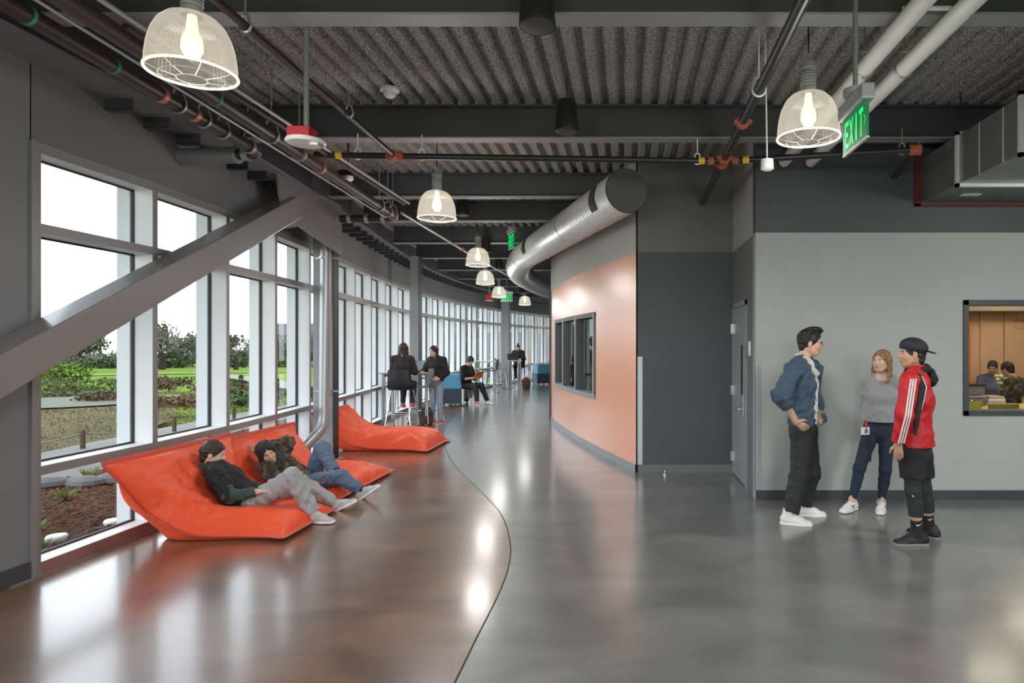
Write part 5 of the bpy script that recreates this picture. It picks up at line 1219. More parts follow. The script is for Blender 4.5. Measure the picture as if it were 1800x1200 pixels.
def head(J, s):
    M = headframe(J); c = A3(J['hd']); T = lambda x, y, z: c+M@np.array([x, y, z])*s; E = lambda p, r, k=0.012: el(T(*p), [q*s for q in r], M, k)
    P_ = [E((0, -0.012, 0.032), (0.074, 0.095, 0.086), 0.02), E((0, 0.030, -0.040), (0.058, 0.062, 0.078), 0.025), E((0, 0.060, -0.095), (0.026, 0.022, 0.02), 0.02), E((0, 0.078, 0.022), (0.048, 0.016, 0.013), 0.015),
          rc(T(0, 0.088, 0.012), T(0, 0.107, -0.030), 0.008*s, 0.0125*s, k=0.012), E((0, 0.088, -0.066), (0.020, 0.010, 0.009), 0.008)]
    for q in (-1, 1): P_ += [E((q*0.036, 0.060, -0.028), (0.026, 0.026, 0.028), 0.02), E((q*0.076, -0.004, -0.010), (0.011, 0.019, 0.031), 0.006), rc(T(q*0.05, 0.0, -0.055), T(q*0.018, 0.052, -0.092), 0.022*s, 0.02*s, k=0.02), rc(T(0, 0.104, -0.033), T(q*0.012, 0.096, -0.033), 0.007*s, k=0.006)]
    P_.append(rc(T(0, -0.022, -0.05), J['nck'], 0.052*s, 0.058*s, k=0.03)); return P_
def head_subs(J, s):
    M = headframe(J); c = A3(J['hd']); T = lambda x, y, z: c+M@np.array([x, y, z])*s
    return [el(T(q*0.031, 0.098, -0.001), (0.016*s, 0.014*s, 0.010*s), M) for q in (-1, 1)]
def face_parts(J, s, t, brow='hair_black', glasses=False):
    M = headframe(J); R = Matrix([[float(v) for v in row] for row in M]); c = A3(J['hd']); T = lambda x, y, z: c+M@np.array([x, y, z])*s
    for q in (-1, 1):
        e = MB().ellipsoid(T(q*0.031, 0.0785, -0.001), (0.0135*s, 0.0085*s, 0.0068*s), 12, 8, R).build('eye', 'eye_white', t, smooth=180)
        MB().ellipsoid(T(q*0.030, 0.0845, -0.001), (0.0058*s, 0.0035*s, 0.0062*s), 10, 6, R).build('iris', 'iris', e, smooth=180)
        MB().ellipsoid(T(q*0.033, 0.0885, 0.021), (0.018*s, 0.006*s, 0.0034*s), 10, 6, R).build('eyebrow', brow, t, smooth=180)
    MB().ellipsoid(T(0, 0.0945, -0.0665), (0.020*s, 0.006*s, 0.0065*s), 12, 6, R).build('mouth', 'lips', t, smooth=180)
    if glasses:
        g = MB()
        for q in (-1, 1):
            g.tube([tuple(T(q*0.032+0.024*math.cos(a), 0.106-0.004*abs(math.cos(a)), -0.004+0.021*math.sin(a))) for a in np.linspace(0, 2*PI, 21)], 0.0016, 5)
            g.tube([tuple(T(q*0.056, 0.100, 0.004)), tuple(T(q*0.077, 0.06, 0.008)), tuple(T(q*0.08, -0.004, 0.004))], 0.0016, 5)
        g.tube([tuple(T(-0.008, 0.107, 0.002)), tuple(T(0.008, 0.107, 0.002))], 0.0016, 5); g.build('glasses', 'black_plastic', t)
def hand(w, d, pn, th, s=1.0, curl=0.5, spread=0.06):     # wrist, direction, palm normal (palm faces it), thumb side
    w, d, pn, th = A3(w), _n(d), _n(pn), _n(th); P_ = [ec(w+d*0.005, w+d*0.082*s, 0.014*s, 0.0125*s, th, 2.1, 2.9, k=0.012)]
    for i, (o, L) in enumerate(((0.030, 0.072), (0.010, 0.080), (-0.010, 0.074), (-0.029, 0.058))):
        p = w+d*0.082*s+th*o*s; a = 0.0; dd = _n(d+th*o*spread*20*0.3)
        for sg, (fr, rr) in enumerate(((0.45, 0.0092), (0.32, 0.0085), (0.25, 0.0076))):
            a += curl*(0.75+0.25*i*0.4); v = dd*math.cos(a)+pn*math.sin(a); q = p+v*L*fr*s; P_.append(rc(p, q, rr*s, rr*0.93*s, k=0.004)); p = q
    p = w+d*0.025*s+th*0.028*s; v = _n(d*0.75+th*0.75+pn*0.25); q = p+v*0.038*s; P_.append(rc(p, q, 0.012*s, 0.0105*s, k=0.01)); v = _n(d*0.95+th*0.25+pn*0.45*(0.5+curl)); P_.append(rc(q, q+v*0.036*s, 0.0105*s, 0.0085*s, k=0.005)); return P_
def shoe(J, q, s, t, um, sm, h, high=0.0, stripe=None):
    an, f = A3(J['an'+q]), _n(J['to'+q]); u = A3(J.get('fu'+q, (0, 0, 1))); u = _n(u-f*float(u@f)); r = np.cross(f, u); g = an-u*0.075*s
    T = lambda a, b, c: g+f*a*s+r*b*s+u*c*s
    up = [ec(T(-0.045, 0, 0.042), T(0.075, 0, 0.034), 0.036*s, 0.034*s, r, 1.05, 1.25, k=0.02), ec(T(0.075, 0, 0.030), T(0.150, 0, 0.024), 0.032*s, 0.022*s, r, 1.3, 1.7, k=0.02), rc(T(-0.030, 0, 0.06), T(-0.012, 0, 0.088+high), 0.040*s, 0.042*s, True, k=0.02), rc(T(0.0, 0, 0.075), T(0.085, 0, 0.045), 0.032*s, 0.026*s, k=0.02)]
    a = smesh('shoe', surf(up, h, 0.02, cuts=[plane(T(0, 0, 0.018), -u)]), um, t)
    so = [ec(T(-0.050, 0, 0.014), T(0.075, 0, 0.014), 0.034*s, 0.036*s, r, 1.08, 1.25, k=0.02), ec(T(0.075, 0, 0.014), T(0.157, 0, 0.014), 0.036*s, 0.022*s, r, 1.25, 1.75, k=0.02)]
    smesh('sole', surf(so, h, 0.02, cuts=[plane(T(0, 0, 0.001), -u), plane(T(0, 0, 0.026), u)]), sm, a)
    lc = MB()
    for k in range(4): lc.tube([tuple(T(0.035+k*0.018, -0.026, 0.079-k*0.0075)), tuple(T(0.038+k*0.018, 0, 0.092-k*0.009)), tuple(T(0.035+k*0.018, 0.026, 0.079-k*0.0075))], 0.0035*s, 5)
    lc.build('laces', sm if um != 'shoe_black' else 'sole_grey', a)
    if stripe:
        sb = MB()
        for k in range(3):
            for sd in (-1, 1): sb.tube([tuple(T(0.03+k*0.018, sd*0.0395, 0.028)), tuple(T(0.018+k*0.018, sd*0.036, 0.062))], 0.005*s, 5)
        sb.build('side_stripes', stripe, a)
def cap_prims(M, c, s, rx=0.088, ry=0.108, rz=0.096, dz=0.028, dy=-0.012): return [el(c+M@np.array([0, dy, dz])*s, (rx*s, ry*s, rz*s), M)]
def frame_of(J, s): M = headframe(J); c = A3(J['hd']); return M, c, (lambda x, y, z: c+M@np.array([x, y, z])*s)
def short_hair(J, s, t, m, h, top=0.012, back=0.0, quiff=0.0, seed=1, low=-0.03):
    M, c, T = frame_of(J, s); P_ = cap_prims(M, c, s, 0.079+top*0.4, 0.101+top*0.5, 0.091+top)
    P_.append(el(T(0, -0.056, -0.045), (0.060*s, 0.044*s, 0.058*s), M, 0.02))
    if quiff: P_ += [el(T(0, 0.055, 0.115), (0.055*s, 0.05*s, 0.03*s), M, 0.02), el(T(0.02, 0.02, 0.125), (0.05*s, 0.06*s, 0.026*s), M, 0.02)]
    sub = [el(T(0, 0.135, -0.035), (0.082*s, 0.10*s, 0.105*s), M), el(T(0, 0.05, -0.11), (0.12*s, 0.075*s, 0.09*s), M)]
    for q in (-1, 1): sub.append(el(T(q*0.09, 0.004, -0.03), (0.03*s, 0.03*s, 0.038*s), M))
    return smesh('hair', surf(P_, h, 0.02, cuts=[plane(T(0, 0.0, -0.050+back), M@np.array([0, 1.15, -1.0])), plane(T(0, 0.0, -0.080+back), M@np.array([0, 0.15, -1.0]))], subs=sub, wr=(0.006, 0.03, seed)), m, t)
def long_hair(J, s, t, m, h, length, seed=2, fall=(0, -0.25, -1), part=0.0, front=True):
    M, c, T = frame_of(J, s); P_ = cap_prims(M, c, s, 0.085, 0.108, 0.098); d = M@np.array(fall, dtype=float); d /= np.linalg.norm(d)
    gv = np.array([0, 0, -1.0]); e = T(0, -0.075, -0.02)+gv*length
    P_ += [ec(T(0, -0.055, 0.02), e, 0.055*s, 0.030*s, M[:, 0], 1.45, 1.9, k=0.03)]
    for q in (-1, 1):
        a = T(q*0.075, 0.0, 0.03); b = T(q*0.088, -0.005, -0.09); f_ = b+gv*length*0.62+M[:, 1]*(0.05 if front else -0.03)*s
        P_ += [rc(a, b, 0.026*s, 0.026*s, k=0.02), rc(b, f_, 0.027*s, 0.012*s, k=0.02)]
    sub = [el(T(0, 0.132, -0.045), (0.066*s, 0.10*s, 0.115*s), M)]
    return smesh('hair', surf(P_, h, 0.025, subs=sub, wr=(0.006, 0.028, seed)), m, t)
def standing(x, y, yaw, H):                               # relaxed standing joints; yaw 0 faces +y
    s = H/1.75; c_, n_ = math.cos(yaw), math.sin(yaw); W = lambda a, b, c: np.array([x+(a*c_-b*n_)*s, y+(a*n_+b*c_)*s, c*s]); D_ = lambda a, b, c=0: np.array([a*c_-b*n_, a*n_+b*c_, c])
    J = dict(pel=W(0, 0, .93), wst=W(0, .01, 1.07), cst=W(0, 0, 1.27), nck=W(0, -.02, 1.465), hd=W(0, .02, 1.632), hf=D_(0, 1), side=D_(1, 0))
    for q, g in (('R', 1), ('L', -1)):
        J.update({'sh'+q: W(g*.175, -.02, 1.415), 'el'+q: W(g*.225, -.03, 1.13), 'wr'+q: W(g*.22, .05, .89), 'hp'+q: W(g*.088, 0, .90), 'kn'+q: W(g*.10, .015, .49), 'an'+q: W(g*.11, -.01, .078), 'to'+q: D_(g*.12, 1)})
    return J, s, W, D_
def sitting(x, y, yaw, H, seat, feet=None):               # joints of a person sitting upright on a seat
    s = H/1.75; c_, n_ = math.cos(yaw), math.sin(yaw); W = lambda a, b, c: np.array([x+(a*c_-b*n_)*s, y+(a*n_+b*c_)*s, seat+c*s]); D_ = lambda a, b, c=0: np.array([a*c_-b*n_, a*n_+b*c_, c])
    J = dict(pel=W(0, 0, .11), wst=W(0, .01, .25), cst=W(0, .02, .45), nck=W(0, .02, .645), hd=W(0, .07, .81), hf=D_(0, 1, -.15), side=D_(1, 0))
    fz = (0.078 if feet is None else feet)
    for q, g in (('R', 1), ('L', -1)):
        J.update({'sh'+q: W(g*.17, .01, .595), 'el'+q: W(g*.23, .08, .33), 'wr'+q: W(g*.13, .30, .28), 'hp'+q: W(g*.09, .02, .09), 'kn'+q: W(g*.11, .42, .10), 'an'+q: np.array([*W(g*.11, .42, 0)[:2], max(fz, seat-0.37*s)]), 'to'+q: D_(g*.15, 1)})
    return J, s, W, D_
def body(J, s, m, t, h, hands=(), upto=None): 
    P_ = torso(J, s)+head(J, s)
    for q in 'RL':
        P_ += arm(J, q, s, flat=False)+leg(J, q, s, flat=False)
        f = _n(J['to'+q]); P_.append(rc(A3(J['an'+q])-A3((0, 0, 0.03*s)), A3(J['an'+q])+f*0.10*s-A3((0, 0, 0.045*s)), 0.03*s, 0.02*s, k=0.02))
    for a in hands: P_ += a
    return smesh('body', surf(P_, h, 0.018, subs=head_subs(J, s) if h < 0.0075 else ()), m, t)
def top_garment(J, s, t, m, h, th=0.016, name='top', bot=None, sleeve=0.95, bag=0.006, extra=(), cuts=(), subs=(), wr=(0.006, 0.07, 3), arms='RL', collar_=0.0):
    P_ = torso(J, s, th, bot if bot is not None else 'pel', -1)
    for q in arms: P_ += arm(J, q, s, th*0.85, sleeve, True, bag)
    if collar_: P_.append(rc(lerp(J['cst'], J['nck'], 0.7), lerp(J['nck'], J['hd'], collar_), 0.07*s+th*0.4, 0.062*s+th*0.3, True, k=0.03))
    return smesh(name, surf(P_+list(extra), h, 0.02, cuts=cuts, subs=subs, wr=wr), m, t)
def pants(J, s, t, m, h, th=0.012, to=0.93, bag=0.004, name='trousers', wr=(0.005, 0.07, 5), top=0.35, extra=()):
    P_ = [ec(lerp(J['pel'], J['wst'], top), lerp(J['pel'], J['wst'], -0.15), 0.103*s+th, 0.108*s+th, J.get('hside', J['side']), 1.40, 1.45, -1 if False else 0)]
    for q in 'RL': P_ += leg(J, q, s, th, to, True, bag)
    return smesh(name, surf(P_+list(extra), h, 0.02, wr=wr), m, t)
def person(label, J): return thing('person', label, 'person', (float(J['pel'][0]), float(J['pel'][1]), 0))
# ------------------------------------------------------------------ the three people standing at the right
HN = 0.0066
V3 = lambda *a: np.array(a, dtype=float)
# person in the denim jacket
J = dict(pel=at(1412, 748, 5.9), wst=at(1412, 715, 5.9), cst=at(1413, 676, 5.9), nck=at(1411, 634, 5.9), hd=at(1424, 602, 5.9), hf=(1, -0.22, -0.10), side=(-0.40, -0.92, 0),
         shR=at(1396, 649, 5.75), elR=at(1373, 694, 5.58), wrR=at(1399, 741, 5.64), shL=at(1431, 649, 6.05), elL=at(1424, 702, 6.18), wrL=at(1442, 742, 6.04),
         hpR=at(1410, 753, 5.82), knR=at(1406, 836, 5.80), anR=at(1389, 905, 5.76), toR=(1, -0.30, 0), hpL=at(1416, 753, 5.98), knL=at(1424, 830, 6.0), anL=at(1415, 891, 6.05), toL=(1, -0.12, 0))
for q in 'RL': J['an'+q] = A3(J['an'+q]); J['an'+q][2] = 0.078
J = {k: (A3(v)) for k, v in J.items()}; s = 1.02
t = person('standing person in a blue denim jacket with white fleece collar and glasses', J)
body(J, s, 'skin_light', t, HN, [hand(J['wrR'], A3((0.75, 0.25, -0.5)), A3((0.2, 0.9, 0)), A3((0.5, -0.3, 0.8)), 1.0, 0.35)])
face_parts(J, s, t, glasses=True); short_hair(J, s, t, 'hair_black', 0.005, 0.016, quiff=1, seed=4)
fw = _n((0.92, -0.40, 0)); sd = _n((-0.40, -0.92, 0)); bot = A3(J['pel'])+A3((0, 0, 0.02))
smesh('shirt', surf([ec(A3(J['pel'])+fw*0.015+A3((0, 0, 0.03)), A3(J['cst'])+fw*0.012, 0.112, 0.118, J['side'], 1.28, 1.25), ec(A3(J['cst'])+fw*0.012, lerp(J['cst'], J['nck'], 0.8)+fw*0.03, 0.118, 0.075, J['side'], 1.25, 1.2)], HN, 0.02, wr=(0.003, 0.08, 2)), 'white_cloth', t)
wedge = [ec(A3(J['nck'])+fw*0.12, A3(J['pel'])+fw*0.16-A3((0, 0, 0.15)), 0.055, 0.11, J['side'], 0.9, 1.2)]
jk = top_garment(J, s, t, 'denim', HN, 0.030, 'jacket', bot-A3((0, 0, 0.05)), 0.42, 0.016, subs=wedge, cuts=[plane(bot-A3((0, 0, 0.005)), (0, 0, -1))], wr=(0.011, 0.07, 6), extra=[ec(bot-A3((0, 0, 0.06)), bot+A3((0, 0, 0.06)), 0.140, 0.142, J['side'], 1.26, 1.26, -1), rc(A3(J['cst'])+fw*0.11-sd*0.10, A3(J['pel'])+fw*0.185-sd*0.10+A3((0, 0, 0.02)), 0.025, 0.03, True)])
smesh('collar', surf([rc(A3(J['nck'])+A3((-0.055, -0.01, 0.045)), A3(J['nck'])+A3((0.0, -0.085, 0.02)), 0.024, 0.026), rc(A3(J['nck'])+A3((0.0, -0.085, 0.02)), A3(J['nck'])+fw*0.13+sd*0.062+A3((0, 0, -0.125)), 0.030, 0.022), rc(A3(J['nck'])+A3((-0.055, -0.01, 0.045)), A3(J['nck'])+A3((0.0, 0.085, 0.02)), 0.024, 0.026), rc(A3(J['nck'])+A3((0.0, 0.085, 0.02)), A3(J['nck'])+fw*0.13-sd*0.05+A3((0, 0, -0.115)), 0.030, 0.022)], HN, 0.015, wr=(0.004, 0.02, 3)), 'fleece', jk)
for (x, y) in ((1421, 671), (1435, 703), (1436, 725), (1434, 744)): MB().ellipsoid(at(x, y, 5.735), (0.009, 0.006, 0.009), 8, 6).build('button', 'chrome', jk)
smesh('cuff', surf([rc(lerp(J['elR'], J['wrR'], 0.34), lerp(J['elR'], J['wrR'], 0.46), 0.062, 0.060, True)], HN, 0.01), 'denim', jk)
pants(J, s, t, 'charcoal_cloth', HN, 0.020, 0.93, 0.016, wr=(0.007, 0.09, 8))
for q in 'RL': shoe(J, q, 1.12, t, 'shoe_white', 'sole_white', 0.005, 0.04)

# person in the grey knit sweater
D0 = 6.25
J = dict(pel=at(1546, 752, D0), wst=at(1547, 722, D0), cst=at(1549, 696, D0-.01), nck=at(1550, 661, D0), hd=at(1550, 634, D0-.03), hf=(-0.80, -0.62, 0.04), side=(-0.93, 0.36, 0),
         shR=at(1527, 673, D0+.03), elR=at(1525, 708, D0+.12), wrR=at(1545, 738, D0+.17), shL=at(1574, 673, D0-.06), elL=at(1581, 708, D0+.05), wrL=at(1562, 738, D0+.16),
         hpR=at(1532, 757, D0+.02), knR=at(1511, 822, D0-.03), anR=at(1497, 878, D0-.02), toR=(-0.75, -0.62, 0), hpL=at(1559, 757, D0-.02), knL=at(1556, 826, D0-.07), anL=at(1549, 880, D0-.04), toL=(-0.42, -0.90, 0))
J = {k: A3(v) for k, v in J.items()}
for q in 'RL': J['an'+q][2] = 0.078
s = 0.93; t = person('standing person with long blond hair in a grey knit sweater and jeans', J)
body(J, s, 'skin_pale', t, HN, [hand(J['wrR'], (0.7, 0.3, -0.5), (0, 1, 0), (0.4, 0.2, 0.8), 0.92, 0.4), hand(J['wrL'], (-0.7, 0.3, -0.5), (0, 1, 0), (-0.4, 0.2, 0.8), 0.92, 0.4)])
face_parts(J, s, t, 'hair_brown'); long_hair(J, s, t, 'hair_blond', 0.005, 0.22, 5)
hem = A3(at(1547, 741, D0))
top_garment(J, s, t, 'grey_knit', HN, 0.020, 'sweater', hem-A3((0, 0, 0.05)), 0.97, 0.008, wr=(0.006, 0.09, 12), cuts=[plane(hem+A3((0, 0, 0.004)), (0, 0, -1))], extra=[ec(hem-A3((0, 0, 0.05)), hem+A3((0, 0, 0.10)), 0.138, 0.132, J['side'], 1.28, 1.3, -1)], subs=[el(A3(J['nck'])+A3((-0.03, -0.07, 0.015)), (0.085, 0.07, 0.055))])
pants(J, s, t, 'denim_dark', HN, 0.005, 0.87, 0.0, name='jeans', wr=(0.003, 0.08, 8))
for q in 'RL': shoe(J, q, 1.02, t, 'shoe_white', 'sole_white', 0.005, 0.0, 'black_cloth')
ld = MB().tube([at(1522, 738, D0-.15), at(1523, 752, D0-.17)], 0.012, 8).build('lanyard', 'red_device', t)
MB().obox(at(1521, 757, D0-.17), (1, 0.2, 0), (-0.2, 1, 0), (0, 0, 1), 0.042, 0.003, 0.036).build('badge', 'white_plastic', ld)
MB().obox(at(1523, 757.5, D0-.174), (1, 0.2, 0), (-0.2, 1, 0), (0, 0, 1), 0.018, 0.0015, 0.020).build('badge_photo', 'galv_dull', ld)
MB().tube([at(1526, 765, D0-.16), at(1526, 790, D0-.15), at(1527, 806, D0-.14), at(1530, 812, D0-.14), at(1531, 800, D0-.14)], 0.006, 6).build('strap', 'charcoal_cloth', ld)

# person in the red track jacket and backwards cap
J = dict(pel=at(1607, 782, 5.24), wst=at(1609, 748, 5.24), cst=at(1612, 703, 5.24), nck=at(1613, 655, 5.24), hd=at(1604, 622, 5.22), hf=(-1, 0.18, 0.03), side=(-0.32, -0.95, 0),
         shL=at(1600, 668, 5.07), elL=at(1590, 728, 5.02), wrL=at(1579, 778, 5.07), shR=at(1618, 668, 5.42), elR=at(1607, 730, 5.5), wrR=at(1585, 780, 5.45),
         hpL=at(1603, 790, 5.16), knL=at(1605, 862, 5.15), anL=at(1613, 935, 5.16), toL=(-1, 0.02, 0), hpR=at(1615, 788, 5.34), knR=at(1624, 860, 5.36), anR=at(1634, 930, 5.36), toR=(-0.6, 0.75, 0))
J = {k: A3(v) for k, v in J.items()}
J['side'] = -J['side']
for q in 'RL': J['an'+q][2] = 0.078
s = 0.965; t = person('standing person in a red track jacket with white stripes and backwards cap', J)
body(J, s, 'skin_tan', t, HN, [hand(J['wrL'], (0.1, 0.15, -1), (0.3, 1, 0), (-1, 0.1, 0), 1.0, 0.25), hand(J['wrR'], (0, 0, -1), (0, -1, 0), (-1, 0, 0), 1.0, 0.25)])
face_parts(J, s, t); M, c, T = frame_of(J, s)
short_hair(J, s, t, 'hair_black', 0.005, 0.002, seed=9)
cp = smesh('cap', surf([el(T(0, -0.012, 0.045), (0.090*s, 0.112*s, 0.090*s), M), el(T(0, 0.01, 0.075), (0.082*s, 0.095*s, 0.065*s), M)], 0.005, 0.02, cuts=[plane(T(0, 0, 0.036), M@np.array([0, 0.10, -1.0]))]), 'navy_cap', t)
smesh('cap_brim', surf([ec(T(0, -0.09, 0.035), T(0, -0.175, 0.012), 0.012, 0.009, M[:, 0], 6.0, 4.6)], 0.005, 0.01, cuts=[plane(T(0, -0.1, 0.036), M@np.array([0, -0.25, 1.0])), plane(T(0, -0.1, 0.026), M@np.array([0, 0.25, -1.0]))]), 'navy_cap', cp)
hem = A3(at(1607, 786, 5.24))
jk = top_garment(J, s, t, 'red_jersey', HN, 0.026, 'jacket', hem-A3((0, 0, 0.04)), 0.98, 0.010, wr=(0.005, 0.10, 14), collar_=0.42, cuts=[plane(hem+A3((0, 0, 0.018)), (0, 0, -1))], extra=[ec(hem-A3((0, 0, 0.04)), hem+A3((0, 0, 0.10)), 0.162, 0.150, J['side'], 1.32, 1.30, -1)])
_r = [J['nck']+A3((0.078*math.cos(a)-0.005, 0.078*math.sin(a), 0.022+0.022*math.cos(a))) for a in np.linspace(0, 2*PI, 9)]
smesh('hood', surf([rc(a, b, 0.026, 0.026) for a, b in zip(_r, _r[1:])]+[el(J['nck']+A3((0.105, 0.0, -0.045)), (0.045, 0.090, 0.080))], HN, 0.025, wr=(0.006, 0.05, 2)), 'hood_black', t)
# stripes down the sleeve and the black back panel
def on_line(a, b, off, r, n=8, bow=0.0): return [tuple(lerp(a, b, q)+A3(off)*1.0+A3((0, -bow*math.sin(PI*q), 0))) for q in np.linspace(0, 1, n)]
for k, o in enumerate((-0.020, 0.0, 0.020)):
    sh, e_, w_ = J['shL'], J['elL'], J['wrL']; pts_ = []
    for q in np.linspace(0.02, 1, 8): c_ = lerp(sh, e_, q); pts_.append(tuple(c_+A3((o-0.006, -(0.0745+0.0045*q), 0.02*(1-q)))))
    for q in np.linspace(0.15, 0.97, 7): c_ = lerp(e_, w_, q); pts_.append(tuple(c_+A3((o-0.006, -(0.079-0.016*q), 0))))
    MB().tube(pts_, 0.0062, 6).build('sleeve_stripe', 'white_cloth', jk, smooth=60)
for off, m_, r_ in ((0.0, 'black_cloth', 0.033), (0.036, 'white_cloth', 0.005)):
    sh, e_ = J['shL'], J['elL']
    pts_ = [tuple(J['nck']+A3((-0.055+off*0.6, -0.118, -0.055))), tuple(sh+A3((0.035+off, -0.040-off*0.3, 0.030))), tuple(sh+A3((0.072+off, -0.036-off*0.2, -0.05))), tuple(lerp(sh, e_, 0.5)+A3((0.085+off*0.9, -0.026-off*0.3, 0))), tuple(e_+A3((0.085+off*0.6, -0.026-off*0.3, 0.02))), tuple(e_+A3((0.075+off*0.3, -0.036-off*0.2, -0.09))), tuple(e_+A3((0.055, -0.05, -0.16)))]
    MB().tube(pts_, [r_*0.7, r_, r_, r_, r_*0.9, r_*0.6, r_*0.3] if m_ == 'black_cloth' else r_, 8).build('shoulder_panel' if m_ == 'black_cloth' else 'panel_piping', m_, jk, smooth=60)
smesh('shorts', surf([ec(lerp(J['pel'], J['wst'], 0.3), lerp(J['pel'], J['wst'], -0.15), 0.125, 0.130, J['side'], 1.35, 1.35)]+[rc(J['hp'+q], lerp(J['hp'+q], J['kn'+q], 0.70), 0.108, 0.100, True, k=0.03) for q in 'RL'], HN, 0.02, wr=(0.005, 0.1, 3)), 'black_cloth', t)
smesh('leggings', surf([p for q in 'RL' for p in leg(J, q, s, 0.006, 0.55, True)], HN, 0.012), 'charcoal_cloth', t)
for q in 'RL':
    k_ = smesh('sock', surf([rc(lerp(J['kn'+q], J['an'+q], 0.64), lerp(J['kn'+q], J['an'+q], 1.0), 0.046, 0.046), rc(J['an'+q], J['an'+q]+J['to'+q]*0.03, 0.044, 0.04)], HN, 0.01, cuts=[plane(lerp(J['kn'+q], J['an'+q], 0.64), J['kn'+q]-J['an'+q])]), 'black_cloth', t)
    p0 = lerp(J['kn'+q], J['an'+q], 0.74)+A3((-0.016, -0.046, 0)); MB().tube([tuple(p0+A3((-0.006, 0.005, 0.006))), tuple(p0+A3((0.002, -0.001, -0.005))), tuple(p0+A3((0.036, 0.004, 0.010)))], [0.002, 0.0045, 0.001], 6).build('sock_mark', 'white_cloth', k_)
    shoe(J, q, 1.12, t, 'shoe_black', 'sole_grey', 0.005, 0.0)
p0 = lerp(J['knL'], J['anL'], 0.07)+A3((-0.028, -0.056, 0.0)); MB().tube([tuple(p0+A3((-0.010, 0.006, 0.010))), tuple(p0+A3((0.0, -0.001, -0.008))), tuple(p0+A3((0.05, 0.012, 0.014)))], [0.003, 0.006, 0.001], 6).build('legging_mark', 'white_cloth', t)

# ------------------------------------------------------------------ lounging pair on the bean bags
def W_(x, y, D): return A3(at(x, y, D))
J = dict(pel=W_(444, 884, 5.85), wst=W_(424, 868, 5.86), cst=W_(400, 843, 5.86), nck=W_(374, 818, 5.88), hd=W_(374, 797, 5.88), hf=(0.92, 0.36, -0.22), hu=(0.05, 0, 1), side=(0.10, -0.98, 0.1), hside=(0.05, -1, 0),
         shR=W_(379, 833, 5.70), elR=W_(404, 872, 5.62), wrR=W_(452, 864, 5.66), shL=W_(392, 830, 6.04), elL=W_(420, 850, 6.12), wrL=W_(462, 858, 6.02),
         hpR=W_(446, 884, 5.76), knR=W_(512, 838, 5.74), anR=W_(553, 896, 5.80), toR=(0.98, -0.15, 0), hpL=W_(448, 880, 5.95), knL=W_(530, 852, 6.12), anL=W_(590, 884, 6.25), toL=(0.9, 0.1, 0.42), fuL=(-0.42, 0, 0.9))
J = {k: A3(v) for k, v in J.items()}; J['anR'][2] = 0.085
s = 0.96; t = person('lounging person in a black and green jacket on the near bean bag', J)
body(J, s, 'skin_pale', t, HN, [hand(J['wrR'], (0.9, 0.2, 0.1), (0.2, 0.3, -1), (0, 1, 0.2), 0.95, 0.35), hand(J['wrL'], (0.8, -0.3, -0.1), (0.2, -0.3, -1), (0, -1, 0.2), 0.95, 0.35)])
face_parts(J, s, t, 'hair_brown'); short_hair(J, s, t, 'hair_brown', 0.005, 0.015, seed=14)
jk = top_garment(J, s, t, 'black_cloth', HN, 0.026, 'jacket', None, 0.05, 0.010, wr=(0.012, 0.09, 21), extra=[rc(J['shR'], lerp(J['shR'], J['elR'], 0.55), 0.08, 0.076)])
for q in 'RL': smesh('sleeve', surf([rc(lerp(J['sh'+q], J['el'+q], 0.5), J['el'+q], 0.070, 0.066), rc(J['el'+q], lerp(J['el'+q], J['wr'+q], 0.96), 0.066, 0.045, True)], HN, 0.02, wr=(0.012, 0.07, 22)), 'green_cloth', jk)
smesh('hood', surf([rc(J['nck']+A3((-0.06, 0.06, -0.005)), J['nck']+A3((-0.06, -0.06, -0.005)), 0.034, 0.034), rc(J['nck']+A3((-0.06, -0.06, -0.005)), J['nck']+A3((0.05, -0.08, -0.03)), 0.032, 0.02)], HN, 0.02, wr=(0.006, 0.05, 4)), 'green_cloth', jk)
pants(J, s, t, 'grey_pants', HN, 0.016, 0.97, 0.016, wr=(0.013, 0.075, 23), top=0.1)
for q in 'RL': shoe(J, q, 1.08, t, 'shoe_grey', 'sole_white', 0.005)
# hooded person
J = dict(pel=W_(545, 846, 6.96), wst=W_(520, 837, 6.96), cst=W_(496, 822, 6.96), nck=W_(474, 808, 6.96), hd=W_(470, 796, 6.82), hf=(0.62, -0.70, -0.1), hu=(-0.45, -0.1, 0.85), side=(0.25, -0.9, -0.35), hside=(0.1, -1, 0),
         shR=W_(470, 822, 6.76), elR=W_(496, 856, 6.62), wrR=W_(534, 848, 6.65), shL=W_(495, 803, 7.14), elL=W_(505, 778, 7.22), wrL=W_(466, 785, 7.02),
         hpR=W_(547, 848, 6.87), knR=W_(598, 838, 6.68), anR=W_(636, 862, 6.70), toR=(0.80, -0.05, 0.55), fuR=(-0.55, 0, 0.8), hpL=W_(548, 842, 7.06), knL=W_(566, 787, 7.02), anL=W_(590, 832, 6.82), toL=(0.95, -0.2, -0.25), fuL=(0.25, 0, 0.95))
J = {k: A3(v) for k, v in J.items()}
s = 0.95; t = person('reclining person in a grey hood and camouflage jacket, hand behind head', J)
body(J, s, 'skin_light', t, HN, [hand(J['wrR'], (1, 0.1, 0.0), (0.2, 0.3, -1), (0, 1, 0.2), 0.95, 0.35), hand(J['wrL'], (-0.8, -0.5, -0.1), (0.2, -0.6, 0.3), (0, 0.3, 0.9), 0.95, 0.3)])
face_parts(J, s, t, 'hair_brown'); M, c, T = frame_of(J, s)
jk = top_garment(J, s, t, 'camo', HN, 0.030, 'jacket', None, 0.95, 0.014, wr=(0.012, 0.09, 31))
